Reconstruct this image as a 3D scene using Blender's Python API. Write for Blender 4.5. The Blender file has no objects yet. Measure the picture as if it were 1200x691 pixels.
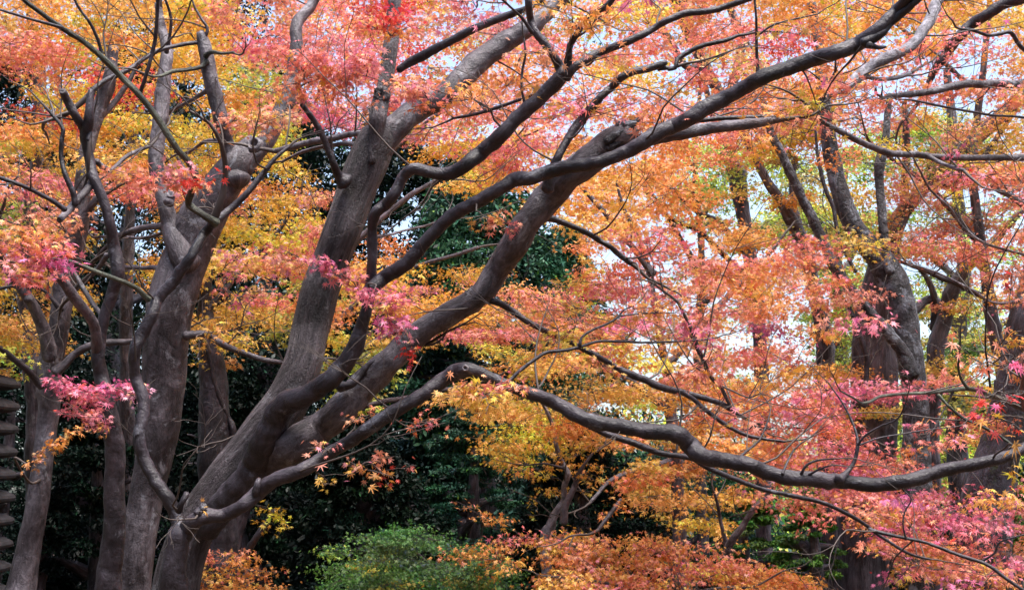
import bpy, math, random
import numpy as np

# ------------------------------------------------------------------ scene, camera, light
S = bpy.context.scene
COL = S.collection
rng = np.random.default_rng(7)
R = random.Random(11)

CAM_H, PITCH, FPX = 1.6, math.radians(10.0), 1500.0      # focal length in pixels of a 1200 px wide picture
cam_d = bpy.data.cameras.new("camera")
cam_d.sensor_width = 36.0
cam_d.lens = 36.0 * FPX / 1200.0
cam_d.clip_start, cam_d.clip_end = 0.05, 2000.0
cam = bpy.data.objects.new("camera", cam_d)
COL.objects.link(cam)
cam.location = (0, 0, CAM_H)
cam.rotation_euler = (math.pi / 2 + PITCH, 0, 0)
S.camera = cam

SUN_EL, SUN_AZ = math.radians(72), math.radians(140)      # azimuth clockwise from +Y (view direction)
world = bpy.data.worlds.new("World")
S.world = world
world.use_nodes = True
nt = world.node_tree
nt.nodes.clear()
sky = nt.nodes.new("ShaderNodeTexSky")
sky.sky_type = 'NISHITA'
sky.sun_disc = False
sky.sun_elevation, sky.sun_rotation = SUN_EL, SUN_AZ
sky.air_density, sky.dust_density, sky.ozone_density = 1.0, 4.0, 1.0
hsv = nt.nodes.new("ShaderNodeHueSaturation")
hsv.inputs['Saturation'].default_value = 0.95
bg = nt.nodes.new("ShaderNodeBackground")
bg.inputs['Strength'].default_value = 0.11
wo = nt.nodes.new("ShaderNodeOutputWorld")
nt.links.new(sky.outputs['Color'], hsv.inputs['Color'])
nt.links.new(hsv.outputs['Color'], bg.inputs['Color'])
nt.links.new(bg.outputs['Background'], wo.inputs['Surface'])

sun_d = bpy.data.lights.new("sun", 'SUN')
sun_d.energy = 1.4
sun_d.angle = math.radians(25)
sun_d.color = (1.0, 0.98, 0.95)
sun = bpy.data.objects.new("sun", sun_d)
COL.objects.link(sun)
sun.rotation_euler = (math.pi / 2 - SUN_EL, 0, math.pi - SUN_AZ)
sun.location = (0, 0, 20)

S.view_settings.view_transform = 'Standard'
S.view_settings.look = 'None'
S.view_settings.gamma = 1.0
S.view_settings.use_curve_mapping = False
S.view_settings.exposure = 2.0

S.cycles.max_bounces = 6
S.cycles.diffuse_bounces = 4
S.cycles.glossy_bounces = 2
S.cycles.transmission_bounces = 4
S.cycles.transparent_max_bounces = 4
S.cycles.use_denoising = True
S.cycles.caustics_reflective = False
S.cycles.caustics_refractive = False

# ------------------------------------------------------------------ helpers
cp, sp = math.cos(PITCH), math.sin(PITCH)
def P(px, py, d):
    """the world point seen at a pixel of the photograph, d metres in front of the camera"""
    x = (px - 600.0) / FPX * d
    u = -(py - 345.5) / FPX * d
    return np.array([x, d * cp - u * sp, CAM_H + d * sp + u * cp])

def ground_py(d):
    return 345.5 + FPX * math.tan(PITCH) + CAM_H / d * FPX

def lin(r, g, b):
    f = lambda c: (c / 255 / 12.92) if c / 255 <= 0.04045 else ((c / 255 + 0.055) / 1.055) ** 2.4
    return np.array([f(r), f(g), f(b)])

def new_mat(name):
    m = bpy.data.materials.new(name)
    m.use_nodes = True
    m.node_tree.nodes.clear()
    return m, m.node_tree

def nodes(t, kind, **kw):
    n = t.nodes.new(kind)
    for k, v in kw.items():
        if k in n.inputs: n.inputs[k].default_value = v
        else: setattr(n, k, v)
    return n

def leaf_material(name, trans=0.36, gloss=0.05):
    m, t = new_mat(name)
    at = nodes(t, "ShaderNodeAttribute", attribute_name="leaf_color")
    di = nodes(t, "ShaderNodeBsdfDiffuse")
    tr = nodes(t, "ShaderNodeBsdfTranslucent")
    mx = nodes(t, "ShaderNodeMixShader"); mx.inputs[0].default_value = trans
    gl = nodes(t, "ShaderNodeBsdfGlossy"); gl.inputs['Roughness'].default_value = 0.45
    m2 = nodes(t, "ShaderNodeMixShader"); m2.inputs[0].default_value = gloss
    out = nodes(t, "ShaderNodeOutputMaterial")
    t.links.new(at.outputs['Color'], di.inputs['Color'])
    t.links.new(at.outputs['Color'], tr.inputs['Color'])
    t.links.new(di.outputs[0], mx.inputs[1]); t.links.new(tr.outputs[0], mx.inputs[2])
    t.links.new(mx.outputs[0], m2.inputs[1]); t.links.new(gl.outputs[0], m2.inputs[2])
    t.links.new(m2.outputs[0], out.inputs['Surface'])
    return m

def bark_material(name, dark, light, lichen=None, lichen_amt=0.0, fibre=7.0, scale=14.0, bump=0.5, rough=0.5, con=0.13):
    """bark with streaks that follow the limb (bark_co: ring position, length along the limb)"""
    m, t = new_mat(name)
    at = nodes(t, "ShaderNodeAttribute", attribute_name="bark_co")
    def noise(scale, detail, rough=.6, stretch=None, dist=0.0):
        n = nodes(t, "ShaderNodeTexNoise"); n.inputs['Scale'].default_value = scale; n.inputs['Detail'].default_value = detail
        n.inputs['Roughness'].default_value = rough; n.inputs['Distortion'].default_value = dist
        if stretch:
            mp = nodes(t, "ShaderNodeMapping"); mp.inputs['Scale'].default_value = (1, 1, stretch)
            t.links.new(at.outputs['Vector'], mp.inputs[0]); t.links.new(mp.outputs[0], n.inputs['Vector'])
        else: t.links.new(at.outputs['Vector'], n.inputs['Vector'])
        return n.outputs['Fac']
    def ramp(fac, p0, c0, p1, c1):
        r = nodes(t, "ShaderNodeValToRGB")
        r.color_ramp.elements[0].position, r.color_ramp.elements[0].color = p0, (*c0, 1)
        r.color_ramp.elements[1].position, r.color_ramp.elements[1].color = p1, (*c1, 1)
        t.links.new(fac, r.inputs[0]); return r.outputs[0]
    def mix(kind, fac, a, b):
        n = nodes(t, "ShaderNodeMixRGB", blend_type=kind)
        if isinstance(fac, float): n.inputs[0].default_value = fac
        else: t.links.new(fac, n.inputs[0])
        for k, v in ((1, a), (2, b)):
            if isinstance(v, tuple): n.inputs[k].default_value = (*v, 1)
            else: t.links.new(v, n.inputs[k])
        return n.outputs[0]
    streak = noise(scale * 3.2, 7, .7, 1.0 / fibre, .6)
    coarse = noise(scale * 0.9, 5, .65, 1.0 / (fibre * .6), .8)
    blotch = noise(4.0, 6, .65, .55, .5)
    grain = noise(scale * 11, 3, .6, .7)
    fleck = noise(26.0, 5, .75, .8)
    c = ramp(streak, .5 - con, dark, .5 + con, light)
    c = mix('MULTIPLY', 1.0, c, ramp(coarse, .5 - con, (.55, .52, .53), .48 + con, (1.2, 1.2, 1.2)))
    c = mix('MULTIPLY', 1.0, c, ramp(blotch, .40, (.42, .38, .39), .60, (1.5, 1.48, 1.52)))
    c = mix('MIX', ramp(fleck, .63, (0, 0, 0), .72, (.55, .55, .55)), c, tuple(min(.5, x * 2.1) for x in light))       # pale scurf
    if lichen is not None:
        pat = noise(9.0, 8, .72, .8, .4)
        c = mix('MIX', ramp(pat, .63 - .2 * lichen_amt, (0, 0, 0), .70 - .14 * lichen_amt, (1, 1, 1)), c, lichen)
    pb = nodes(t, "ShaderNodeBsdfPrincipled"); pb.inputs['Roughness'].default_value = rough
    pb.inputs['Specular IOR Level'].default_value = 0.45
    t.links.new(c, pb.inputs['Base Color'])
    def madd(a, k, b):
        n = nodes(t, "ShaderNodeMath", operation='MULTIPLY_ADD'); n.inputs[1].default_value = k
        t.links.new(a, n.inputs[0]); t.links.new(b, n.inputs[2]); return n.outputs[0]
    h = madd(grain, .35, streak); h = madd(coarse, 1.4, h); h = madd(blotch, 1.0, h)
    bp = nodes(t, "ShaderNodeBump"); bp.inputs['Strength'].default_value = bump; bp.inputs['Distance'].default_value = 0.05
    t.links.new(h, bp.inputs['Height']); t.links.new(bp.outputs[0], pb.inputs['Normal'])
    out = nodes(t, "ShaderNodeOutputMaterial")
    t.links.new(pb.outputs[0], out.inputs['Surface'])
    return m

LEAF = leaf_material("maple_leaf")
EVERGREEN = leaf_material("evergreen_leaf", 0.15, 0.02)
BARK_DARK = bark_material("dark_maple_bark", (0.020, 0.015, 0.018), (0.062, 0.052, 0.061), (0.15, 0.147, 0.17), 0.24, 1.6, 12, .3, .42, .16)
BARK_GREY = bark_material("grey_maple_bark", (0.052, 0.044, 0.049), (0.170, 0.150, 0.160), (0.28, 0.275, 0.30), 0.34, 2.2, 11, .35, .5, .15)
BARK_MID = bark_material("furrowed_maple_bark", (0.028, 0.022, 0.024), (0.145, 0.122, 0.128), (0.24, 0.232, 0.245), 0.27, 9, 13, .9)
BARK_MOSS = bark_material("lichened_bark", (0.022, 0.020, 0.024), (0.085, 0.080, 0.090), (0.27, 0.29, 0.34), 0.6, 1.6, 13, .8)
BARK_BLUE = bark_material("mossy_bluegrey_bark", (0.050, 0.060, 0.070), (0.16, 0.185, 0.215), (0.09, 0.13, 0.055), 0.35, 3, 10, .6)
BARK_PALE = bark_material("pale_weathered_bark", (0.13, 0.125, 0.135), (0.33, 0.32, 0.35), None, 0, 2, 14)
BARK_GREEN = bark_material("algae_green_bark", (0.035, 0.042, 0.026), (0.12, 0.13, 0.09), None, 0, 6, 14)
BARK_FAR = bark_material("far_tree_bark", (0.050, 0.042, 0.052), (0.165, 0.145, 0.165), (0.2, 0.195, 0.215), 0.2, 6, 9)
def twig_material():
    m, t = new_mat("twig_bark")
    pb = nodes(t, "ShaderNodeBsdfPrincipled"); pb.inputs['Roughness'].default_value = 0.7
    no = nodes(t, "ShaderNodeTexNoise"); no.inputs['Scale'].default_value = 6
    tc = nodes(t, "ShaderNodeTexCoord")
    ra = nodes(t, "ShaderNodeValToRGB")
    ra.color_ramp.elements[0].color = (0.03, 0.02, 0.02, 1); ra.color_ramp.elements[1].color = (0.13, 0.10, 0.085, 1)
    t.links.new(tc.outputs['Object'], no.inputs['Vector']); t.links.new(no.outputs['Fac'], ra.inputs[0])
    t.links.new(ra.outputs[0], pb.inputs['Base Color'])
    out = nodes(t, "ShaderNodeOutputMaterial"); t.links.new(pb.outputs[0], out.inputs['Surface'])
    return m
TWIG = twig_material()

class MB:
    """collects quad arrays and links them as one mesh object"""
    def __init__(s): s.v, s.q, s.m, s.c, s.b, s.sm, s.n = [], [], [], [], [], [], 0
    def add(s, v, q, mat=0, col=None, bark=None, smooth=True):
        v = np.asarray(v, float).reshape(-1, 3); q = np.asarray(q, np.int64).reshape(-1, 4)
        s.v.append(v); s.q.append(q + s.n); s.m.append(np.full(len(q), mat, np.int32))
        s.sm.append(np.full(len(q), smooth, bool))
        s.c.append(np.zeros((len(v), 3)) if col is None else np.asarray(col, float).reshape(-1, 3))
        s.b.append(np.zeros((len(v), 3)) if bark is None else np.asarray(bark, float).reshape(-1, 3))
        s.n += len(v)
    def build(s, name, mats, parent=None, base=None, col=False, bark=False):
        v = np.concatenate(s.v); q = np.concatenate(s.q); m = np.concatenate(s.m); sm = np.concatenate(s.sm)
        if base is not None: v = v - np.asarray(base)
        me = bpy.data.meshes.new(name)
        me.vertices.add(len(v)); me.vertices.foreach_set("co", v.astype(np.float32).ravel())
        me.loops.add(len(q) * 4); me.loops.foreach_set("vertex_index", q.astype(np.int32).ravel())
        me.polygons.add(len(q)); me.polygons.foreach_set("loop_start", (np.arange(len(q)) * 4).astype(np.int32))
        me.polygons.foreach_set("material_index", m)
        me.polygons.foreach_set("use_smooth", sm)
        for mt in mats: me.materials.append(mt)
        if col:
            a = me.attributes.new("leaf_color", 'FLOAT_COLOR', 'POINT')
            cc = np.concatenate(s.c); cc = np.concatenate([cc, np.ones((len(cc), 1))], 1)
            a.data.foreach_set("color", cc.astype(np.float32).ravel())
        if bark:
            a = me.attributes.new("bark_co", 'FLOAT_VECTOR', 'POINT')
            a.data.foreach_set("vector", np.concatenate(s.b).astype(np.float32).ravel())
        me.update(calc_edges=True)
        o = bpy.data.objects.new(name, me); COL.objects.link(o)
        if parent is not None: o.parent = parent
        return o

def catmull(pts, step):
    """smooth resampling of rows (any width; first three columns are the position)"""
    p = np.asarray(pts, float)
    if len(p) == 2: p = np.array([p[0], (p[0] + p[1]) / 2, p[1]])
    e = np.vstack([2 * p[0] - p[1], p, 2 * p[-1] - p[-2]])
    out = []
    for i in range(1, len(e) - 2):
        n = max(2, int(np.linalg.norm(e[i + 1, :3] - e[i, :3]) / step))
        t = (np.arange(n) / n)[:, None]
        a, b, c, d = e[i - 1], e[i], e[i + 1], e[i + 2]
        out.append(0.5 * (2 * b + (c - a) * t + (2 * a - 5 * b + 4 * c - d) * t ** 2 + (3 * b - a - 3 * c + d) * t ** 3))
    out.append(e[-2][None])
    return np.vstack(out)

def tube(mb, path, rad, sides=12, lump=0.07, flute=0.0, mat=0, cap='round', start_flare=0.0):
    """a limb swept along path (n,3) with radius rad (n): knots, flutes, a collar at its start"""
    path = np.asarray(path, float).copy(); rad = np.asarray(rad, float).copy()
    n = len(path)
    if lump and n > 12:
        kk = max(4, int(n / 9)); xs = np.linspace(0, n - 1, kk)
        for ax in range(3):
            path[:, ax] += np.interp(np.arange(n), xs, rng.normal(0, 1, kk)) * rad * 0.16 * min(1, lump / .07)
        rad *= 1 + np.interp(np.arange(n), xs, rng.normal(0, 1, kk)) * 0.05
    tan = np.gradient(path, axis=0); tan /= np.linalg.norm(tan, axis=1)[:, None] + 1e-9
    seg = np.r_[0, np.cumsum(np.linalg.norm(np.diff(path, axis=0), axis=1))]
    if start_flare: rad *= 1 + start_flare * np.exp(-seg / (rad[0] * 1.6))
    ref = np.array([0, 0, 1.0]) if abs(tan[0][2]) < 0.8 else np.array([0, 1.0, 0])
    u = np.cross(tan[0], ref); u /= np.linalg.norm(u)
    U = np.empty((n, 3)); U[0] = u
    for i in range(1, n):
        u = u - tan[i] * np.dot(u, tan[i]); u /= np.linalg.norm(u); U[i] = u
    W = np.cross(tan, U)
    th = np.linspace(0, 2 * np.pi, sides, endpoint=False)
    L = (seg / np.maximum(rad.mean(), 1e-4))[:, None]
    ph = rng.uniform(0, 6.28, 9)
    k = np.ones((n, sides))
    if lump:
        k += lump * (0.5 * np.sin(0.9 * L + ph[0]) * np.sin(th + ph[1]) + 0.5 * np.sin(1.7 * L + ph[2]) * np.cos(2 * th + ph[3])
                     + 0.45 * np.sin(2.9 * L + ph[4] + 2 * np.sin(th + ph[5])) + 0.3 * np.sin(0.45 * L + ph[6])) 
        if n > 12:
            for _ in range(int(seg[-1] / max(rad.mean(), 1e-3) / 7)):          # knots and old branch scars
                i0 = rng.uniform(0, seg[-1]); a0 = rng.uniform(0, 6.28); w0 = rad.mean() * rng.uniform(.35, .8)
                dth = np.angle(np.exp(1j * (th - a0)))
                k += rng.uniform(.06, .3) * np.exp(-((seg[:, None] - i0) / w0) ** 2 - (dth[None] * rad.mean() / w0) ** 2)
    if flute:
        k += flute * (0.6 * np.sin(3 * th + 0.12 * L + ph[7]) + 0.4 * np.sin(5 * th - 0.1 * L + ph[8]) + 0.25 * np.sin(9 * th + 0.05 * L + ph[0]))
    rr = rad[:, None] * k
    ring = path[:, None] + rr[..., None] * (np.cos(th)[None, :, None] * U[:, None] + np.sin(th)[None, :, None] * W[:, None])
    v = ring.reshape(-1, 3)
    off = rng.uniform(0, 50)
    bark = np.stack([np.cos(th)[None] * rad[:, None] + off, np.sin(th)[None] * rad[:, None] + 0 * L, np.repeat(seg[:, None], sides, 1)], -1).reshape(-1, 3)
    i, j = np.meshgrid(np.arange(n - 1), np.arange(sides), indexing='ij')
    a = i * sides + j; b = i * sides + (j + 1) % sides
    q = np.stack([a, b, b + sides, a + sides], -1).reshape(-1, 4)
    # end caps (collapsed rings)
    vs, bs, qs = [v], [bark], [q]
    base = len(v)
    last = ring[-1]; c = path[-1]
    steps = [(0.75, 0.35), (0.35, 0.55), (0.03, 0.6)] if cap == 'round' else [(0.8, -0.03), (0.5, -0.18 if cap == 'hollow' else 0.05), (0.03, -0.6 if cap == 'hollow' else -0.05)]
    prev = np.arange(sides) + (n - 1) * sides
    for f, h in steps:
        rg = c + (last - c) * f + tan[-1] * rad[-1] * h
        if cap == 'broken': rg = rg + tan[-1] * rad[-1] * rng.normal(0, 0.22, (sides, 1))
        idx = base + np.arange(sides); base += sides
        vs.append(rg); bs.append(bark[-sides:] * 1.0)
        qs.append(np.stack([prev, np.roll(prev, -1), np.roll(idx, -1), idx], -1)); prev = idx
    prev = np.arange(sides)
    for f, h in [(0.8, 0.3), (0.4, 0.55), (0.02, 0.62)]:
        rg = path[0] + (ring[0] - path[0]) * f - tan[0] * rad[0] * h
        idx = base + np.arange(sides); base += sides
        vs.append(rg); bs.append(bark[:sides] * 1.0)
        qs.append(np.stack([np.roll(prev, -1), prev, idx, np.roll(idx, -1)], -1)); prev = idx
    mb.add(np.vstack(vs), np.vstack(qs), mat, bark=np.vstack(bs))

# ------------------------------------------------------------------ leaves
def leaf_template(kind):
    if kind == 'near':      # seven lobes
        ang = np.radians([-128, -82, -40, 0, 40, 82, 128]); ln = np.array([.42, .74, .95, 1.05, .95, .74, .42]); w = 0.30
    elif kind == 'mid':     # five lobes
        ang = np.radians([-105, -50, 0, 50, 105]); ln = np.array([.62, .95, 1.05, .95, .62]); w = 0.34
    elif kind == 'far':
        ang = np.radians([-95, -0, 95]); ln = np.array([.85, 1.0, .85]); w = 0.5
    else:                   # simple oval leaf folded along its rib
        v = np.array([[0, -.9, 0], [.42, 0, -.08], [0, 1, -.15], [-.42, 0, -.08]]); 
        return v, np.array([[0, 1, 2, 3]])
    k = len(ang)
    v = [[0, 0, 0]]
    mids = np.r_[ang[0] - (ang[1] - ang[0]) / 2, (ang[1:] + ang[:-1]) / 2, ang[-1] + (ang[-1] - ang[-2]) / 2]
    for a in mids: v.append([math.sin(a) * w, math.cos(a) * w, 0.0])
    for a, l in zip(ang, ln): v.append([math.sin(a) * l, math.cos(a) * l, -0.16 * l * l])
    q = [[0, 1 + i + 1, 1 + k + 1 + i, 1 + i] for i in range(k)]
    v = np.array(v); 
    return v, np.array(q)
TPL = {k: leaf_template(k) for k in ('near', 'mid', 'far', 'oval')}

def add_leaves(mb, pos, out, size, col, kind, droop=0.55, rand=0.55, mat=0):
    """leaves at pos, tips pointing along out (outward) and down, blades facing up and outward"""
    n = len(pos)
    if n == 0: return
    t = out * 0.75 + rng.normal(0, rand, (n, 3)); t[:, 2] -= droop * rng.uniform(0.3, 1.7, n)
    t /= np.linalg.norm(t, axis=1)[:, None] + 1e-9
    up = rng.normal(0, 0.5, (n, 3)); up[:, 2] += 1.0
    nz = up - t * np.sum(up * t, 1)[:, None]; nz /= np.linalg.norm(nz, axis=1)[:, None] + 1e-9
    bx = np.cross(t, nz)
    tv, tq = TPL[kind]
    sz = (size * np.clip(rng.lognormal(0, 0.28, n), 0.45, 1.7) / 2 / 0.95)[:, None]
    curl = rng.uniform(0.2, 2.2, n)[:, None]
    wide = rng.uniform(0.8, 1.1, n)[:, None]
    v = pos[:, None] + (bx[:, None] * (tv[None, :, 0:1] * (sz * wide)[:, None]) + t[:, None] * (tv[None, :, 1:2] * sz[:, None]) + nz[:, None] * (tv[None, :, 2:3] * (sz * curl)[:, None]))
    k = len(tv)
    q = tq[None] + (np.arange(n) * k)[:, None, None]
    c = np.repeat(col[:, None], k, 1)
    mb.add(v.reshape(-1, 3), q.reshape(-1, 4), mat, col=c.reshape(-1, 3), smooth=False)

PAL = {k: lin(*v) for k, v in dict(
    o=(244, 182, 86), a=(240, 160, 84), s=(236, 146, 118), p=(228, 130, 146), r=(214, 72, 64), m=(214, 108, 140),
    y=(240, 194, 74), l=(190, 196, 86), g=(54, 92, 72), b=(100, 146, 68), e=(18, 34, 27), w=(198, 132, 66)).items()}
INNER = dict(o='y', a='o', s='o', p='s', r='a', m='p', y='l', l='g', g='e', b='g', e='e', w='o')
OUTER = dict(o='a', a='s', s='p', p='m', r='m', m='r', y='o', l='y', g='b', b='g', e='g', w='s')

def leaf_colors(code, n, rad):
    """outer leaves have turned further than inner ones"""
    u = rng.uniform(0, 1, n) + (rad - 0.6) * 0.35
    c = np.tile(PAL[code], (n, 1))
    c[u < 0.13] = PAL[INNER[code]]; c[u > 0.98] = PAL[OUTER[code]]
    hue = rng.normal(0, 0.17, (1, 3)) * np.array([0.35, 0.9, 0.9])       # the spray's own shift
    c = c * np.exp(hue) * np.exp(rng.normal(0, 0.12, (n, 1))) * np.exp(rng.normal(0, 0.06, (n, 3)))
    return np.clip(c, 0.004, 0.88)

class Tree:
    all = []
    def __init__(s, name, label, cat, px, d, group=None, twig_r=0.006):
        s.base = P(px, ground_py(d), d); s.base[2] = 0.0
        s.o = bpy.data.objects.new(name, None); COL.objects.link(s.o)
        s.o.location = s.base; s.o.empty_display_size = 0.3
        s.o['label'] = label; s.o['category'] = cat
        if group: s.o['group'] = group
        s.sk, s.skr, s.pads, s.sprays, s.tips, s.twig_r, s.bare = [], [], [], [], [], twig_r, 0
        Tree.all.append(s)
    def limb(s, pts, d, name='branch', mat=None, cap='round', lump=0.07, flute=0.0, flare=None, ground=False, label=None, sides=None):
        """pts: (px, py, width px[, depth]); d: depth, or (first, last)"""
        d0, d1 = d if isinstance(d, tuple) else (d, d)
        rows = []
        m = len(pts)
        ln = np.r_[0, np.cumsum([math.hypot(pts[i + 1][0] - pts[i][0], pts[i + 1][1] - pts[i][1]) for i in range(m - 1)])]
        for i, p in enumerate(pts):
            dd = p[3] if len(p) > 3 else d0 + (d1 - d0) * ln[i] / ln[-1]
            if len(p) <= 3 and 0 < i < m - 1: dd += R.uniform(-0.03, 0.03) * min(1, p[2] / 10)
            w = P(p[0], p[1], dd)
            rows.append([*w, p[2] / 2 / FPX * dd])
        if ground:
            b = np.array(rows[0]); bs = s.base
            mid = (b[:3] + bs) / 2 + np.array([0, 0, 0])
            rows = [[bs[0], bs[1], -0.15, b[3] * 1.75], [bs[0] * .9 + mid[0] * .1, bs[1] * .9 + mid[1] * .1, 0.12, b[3] * 1.35], [mid[0], mid[1], mid[2], b[3] * 1.1]] + rows
        rows = np.array(rows)
        rmean = rows[:, 3].mean()
        if flare is None: flare = 0.3 if rows[0][3] * FPX / d0 * 2 < 13 else 0.0
        path = catmull(rows, max(0.012, rmean * 0.45))
        mb = MB()
        sd = sides or (28 if rmean > 0.07 else 16 if rmean > 0.025 else 10 if rmean > 0.01 else 6)
        tube(mb, path[:, :3], np.maximum(path[:, 3], 0.0012), sd, lump, flute, 0, cap, flare if not ground else 0)
        o = mb.build(name, [mat or BARK_DARK], s.o, s.base, bark=True)
        if label: o['label'] = label
        if cap == 'round' and name == 'branch' and path[-1, 3] < 0.022:
            t = path[-1, :3] - path[-4, :3]; s.tips.append((path[-1, :3], t / (np.linalg.norm(t) + 1e-9), path[-1, 3]))
        s.sk.append(path[::3, :3]); s.skr.append(path[::3, 3])
        return o
    def pad(s, px, py, rx, ry, d, code, lai=0.75, leaf=0.043, kind=None, spray=None, depth=1.0, tilt=None, droop=0.55):
        s.pads.append(dict(c=P(px, py, d), rx=rx / FPX * d, rz=ry / FPX * d, d=d, code=code, lai=lai, leaf=leaf,
                           kind=kind or ('near' if d < 7.2 else 'mid' if d < 12.5 else 'far'), spray=spray, depth=depth, tilt=tilt, droop=droop))
    def spray(s, items, d, leaf=0.038, lai=1.6, name='leaf_spray', depth=0.8, label=None):
        """a spray of its own in front of the limbs: items (px, py, rx, ry, code)"""
        done = []
        for px, py, rx, ry, code in items:
            sid = next((q[0] for q in done if abs(q[1] - px) < .8 * (q[3] + rx) and abs(q[2] - py) < 18), None)
            if sid is None:
                sid = len(s.sprays); s.sprays.append((name, label))
            done.append((sid, px, py, rx))
            s.pad(px, py, rx, ry, d + R.uniform(-.06, .06), code, lai, leaf, spray=sid, depth=depth)
    def twig(s, mb, a, d, L, r, level=0):
        """a bare crooked twig that forks twice"""
        n = 6; pts = [a]; dd = d.copy()
        for k in range(n):
            dd = dd + rng.normal(0, 0.22, 3) + np.array([0, 0, 0.05]); dd /= np.linalg.norm(dd)
            pts.append(pts[-1] + dd * L / n)
        path = catmull(np.array(pts), L / 14); rad = np.linspace(r, max(0.0009, r * 0.22), len(path))
        tube(mb, path, rad, 6 if r > 0.004 else 4, 0.04 if r > .004 else 0, mat=1)
        if level < 2:
            for k in range(rng.integers(2, 4)):
                i = int(len(path) * rng.uniform(.3, .9)); t = path[min(i + 1, len(path) - 1)] - path[i - 1]; t /= np.linalg.norm(t) + 1e-9
                sd = rng.normal(0, 1, 3) * np.array([1, 1, .5]); sd -= t * np.dot(sd, t); sd /= np.linalg.norm(sd) + 1e-9
                s.twig(mb, path[i], t * .75 + sd * .75, L * rng.uniform(.35, .65), rad[i] * .7, level + 1)
    def finish(s, leafmat=None):
        leafmat = leafmat or LEAF
        if not s.pads: return
        groups = {}; spray_sk = {}
        sk = np.vstack(s.sk) if s.sk else s.base[None]
        sr = np.concatenate(s.skr) if s.skr else np.array([0.05])
        todo = list(s.pads)
        order = sorted(todo, key=lambda p: np.min(np.linalg.norm(sk - p['c'], axis=1)))
        tmb = groups.setdefault(None, MB())
        for a, d, r in s.tips: s.twig(tmb, a - d * r, d, min(.6, .15 + 26 * r) * R.uniform(.7, 1.2), r * .96, 1)
        cand = np.flatnonzero((sr < 0.034) & (sr > 0.004))
        if len(cand):
            for k in range(s.bare):
                i = int(rng.choice(cand)); d = rng.normal(0, 1, 3) * np.array([1, .8, .6]) + np.array([0, 0, .35]); d /= np.linalg.norm(d)
                s.twig(tmb, sk[i], d, R.uniform(.3, .85), min(.0048, sr[i] * .5), 0)
        for p in order:
            mb = groups.setdefault(p['spray'], MB())
            c = p['c']; rx = p['rx']; ry = rx * p['depth']; rz = p['rz']
            own_sk = spray_sk.get(p['spray']) if p['spray'] is not None else None
            if own_sk is None:
                dist = np.linalg.norm(sk - c, axis=1) + 0.6 * np.maximum(0, sk[:, 2] - c[2])
                j = int(np.argmin(dist)); a = sk[j]; ra = sr[j]
            else:
                j = int(np.argmin(np.linalg.norm(own_sk - c, axis=1))); a = own_sk[j]; ra = 0.005
            ang = rng.uniform(0, 6.28)
            # branchlet from the limb to the spray
            L = np.linalg.norm(c - a)
            root = c + (a - c) / max(L, 1e-6) * min(L, rx * 0.55)
            mid = (a + root) / 2 + rng.normal(0, 0.06, 3) * L + np.array([0, 0, 0.05 * L])
            r0 = min(ra * 0.6, s.twig_r * (0.7 + 0.5 * L)); r1 = max(0.0016, r0 * 0.4)
            path = catmull(np.array([a, (a + mid) / 2 + rng.normal(0, .03, 3) * L, mid, (mid + root) / 2 + rng.normal(0, .03, 3) * L, root]), 0.06)
            rad = np.linspace(r0, r1, len(path))
            tube(mb, path, rad, 5 if r0 < 0.008 else 7, 0.05, mat=1)
            if p['spray'] is not None: spray_sk[p['spray']] = path if own_sk is None else np.vstack([own_sk, path])
            sk = np.vstack([sk, path[2::2]]); sr = np.concatenate([sr, rad[2::2]])
            # sub-twigs, fanning out flat
            ns = max(4, int(5 + rx * 10))
            th = rng.uniform(0, 6.28, ns); rr = np.sqrt(rng.uniform(0.1, 1, ns))
            sub = np.stack([np.cos(th) * rr * rx, np.sin(th) * rr * ry, rng.normal(0, 0.55, ns) * rz], 1)
            tilt = p['tilt'] if p['tilt'] is not None else rng.normal(-0.05, 0.26)
            sub[:, 2] += tilt * sub[:, 0] - 0.10 * (rr ** 2) * rx + rng.normal(0, 0.2) * sub[:, 1]
            for q in sub:
                e = c + q
                m2 = (root + e) / 2 + rng.normal(0, 0.05, 3) * rx + np.array([0, 0, 0.04 * rx])
                tube(mb, catmull(np.array([root, m2, e]), max(0.05, rx * 0.3)), np.linspace(r1, 0.0011, len(catmull(np.array([root, m2, e]), max(0.05, rx * 0.3)))), 4, 0, mat=1)
            area = math.pi * rx * ry
            nl = int(area * p['lai'] / (0.40 * p['leaf'] ** 2)) + 3
            pick = rng.integers(0, ns, nl)
            along = rng.uniform(0.35, 1.05, nl)[:, None]
            rel = sub[pick] * along + (root - c) * (1 - along)
            spread = min(rx * 0.28, 0.12)
            rel = rel + rng.normal(0, 1, (nl, 3)) * np.array([spread, spread, max(0.018, rz * 0.32)])
            rad_n = np.linalg.norm(rel[:, :2] / np.array([rx, ry]), axis=1)
            outv = rel * np.array([1, 1, 0.3]) ; outv /= np.linalg.norm(outv, axis=1)[:, None] + 1e-6
            col = leaf_colors(p['code'], nl, np.clip(rad_n, 0, 1.2))
            add_leaves(mb, c + rel, outv, p['leaf'], col, p['kind'], p['droop'])
        for sid, mb in groups.items():
            nm, lb = ('crown', None) if sid is None else s.sprays[sid]
            o = mb.build(nm, [leafmat, TWIG], s.o, s.base, col=True)
            if lb: o['label'] = lb

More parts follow.
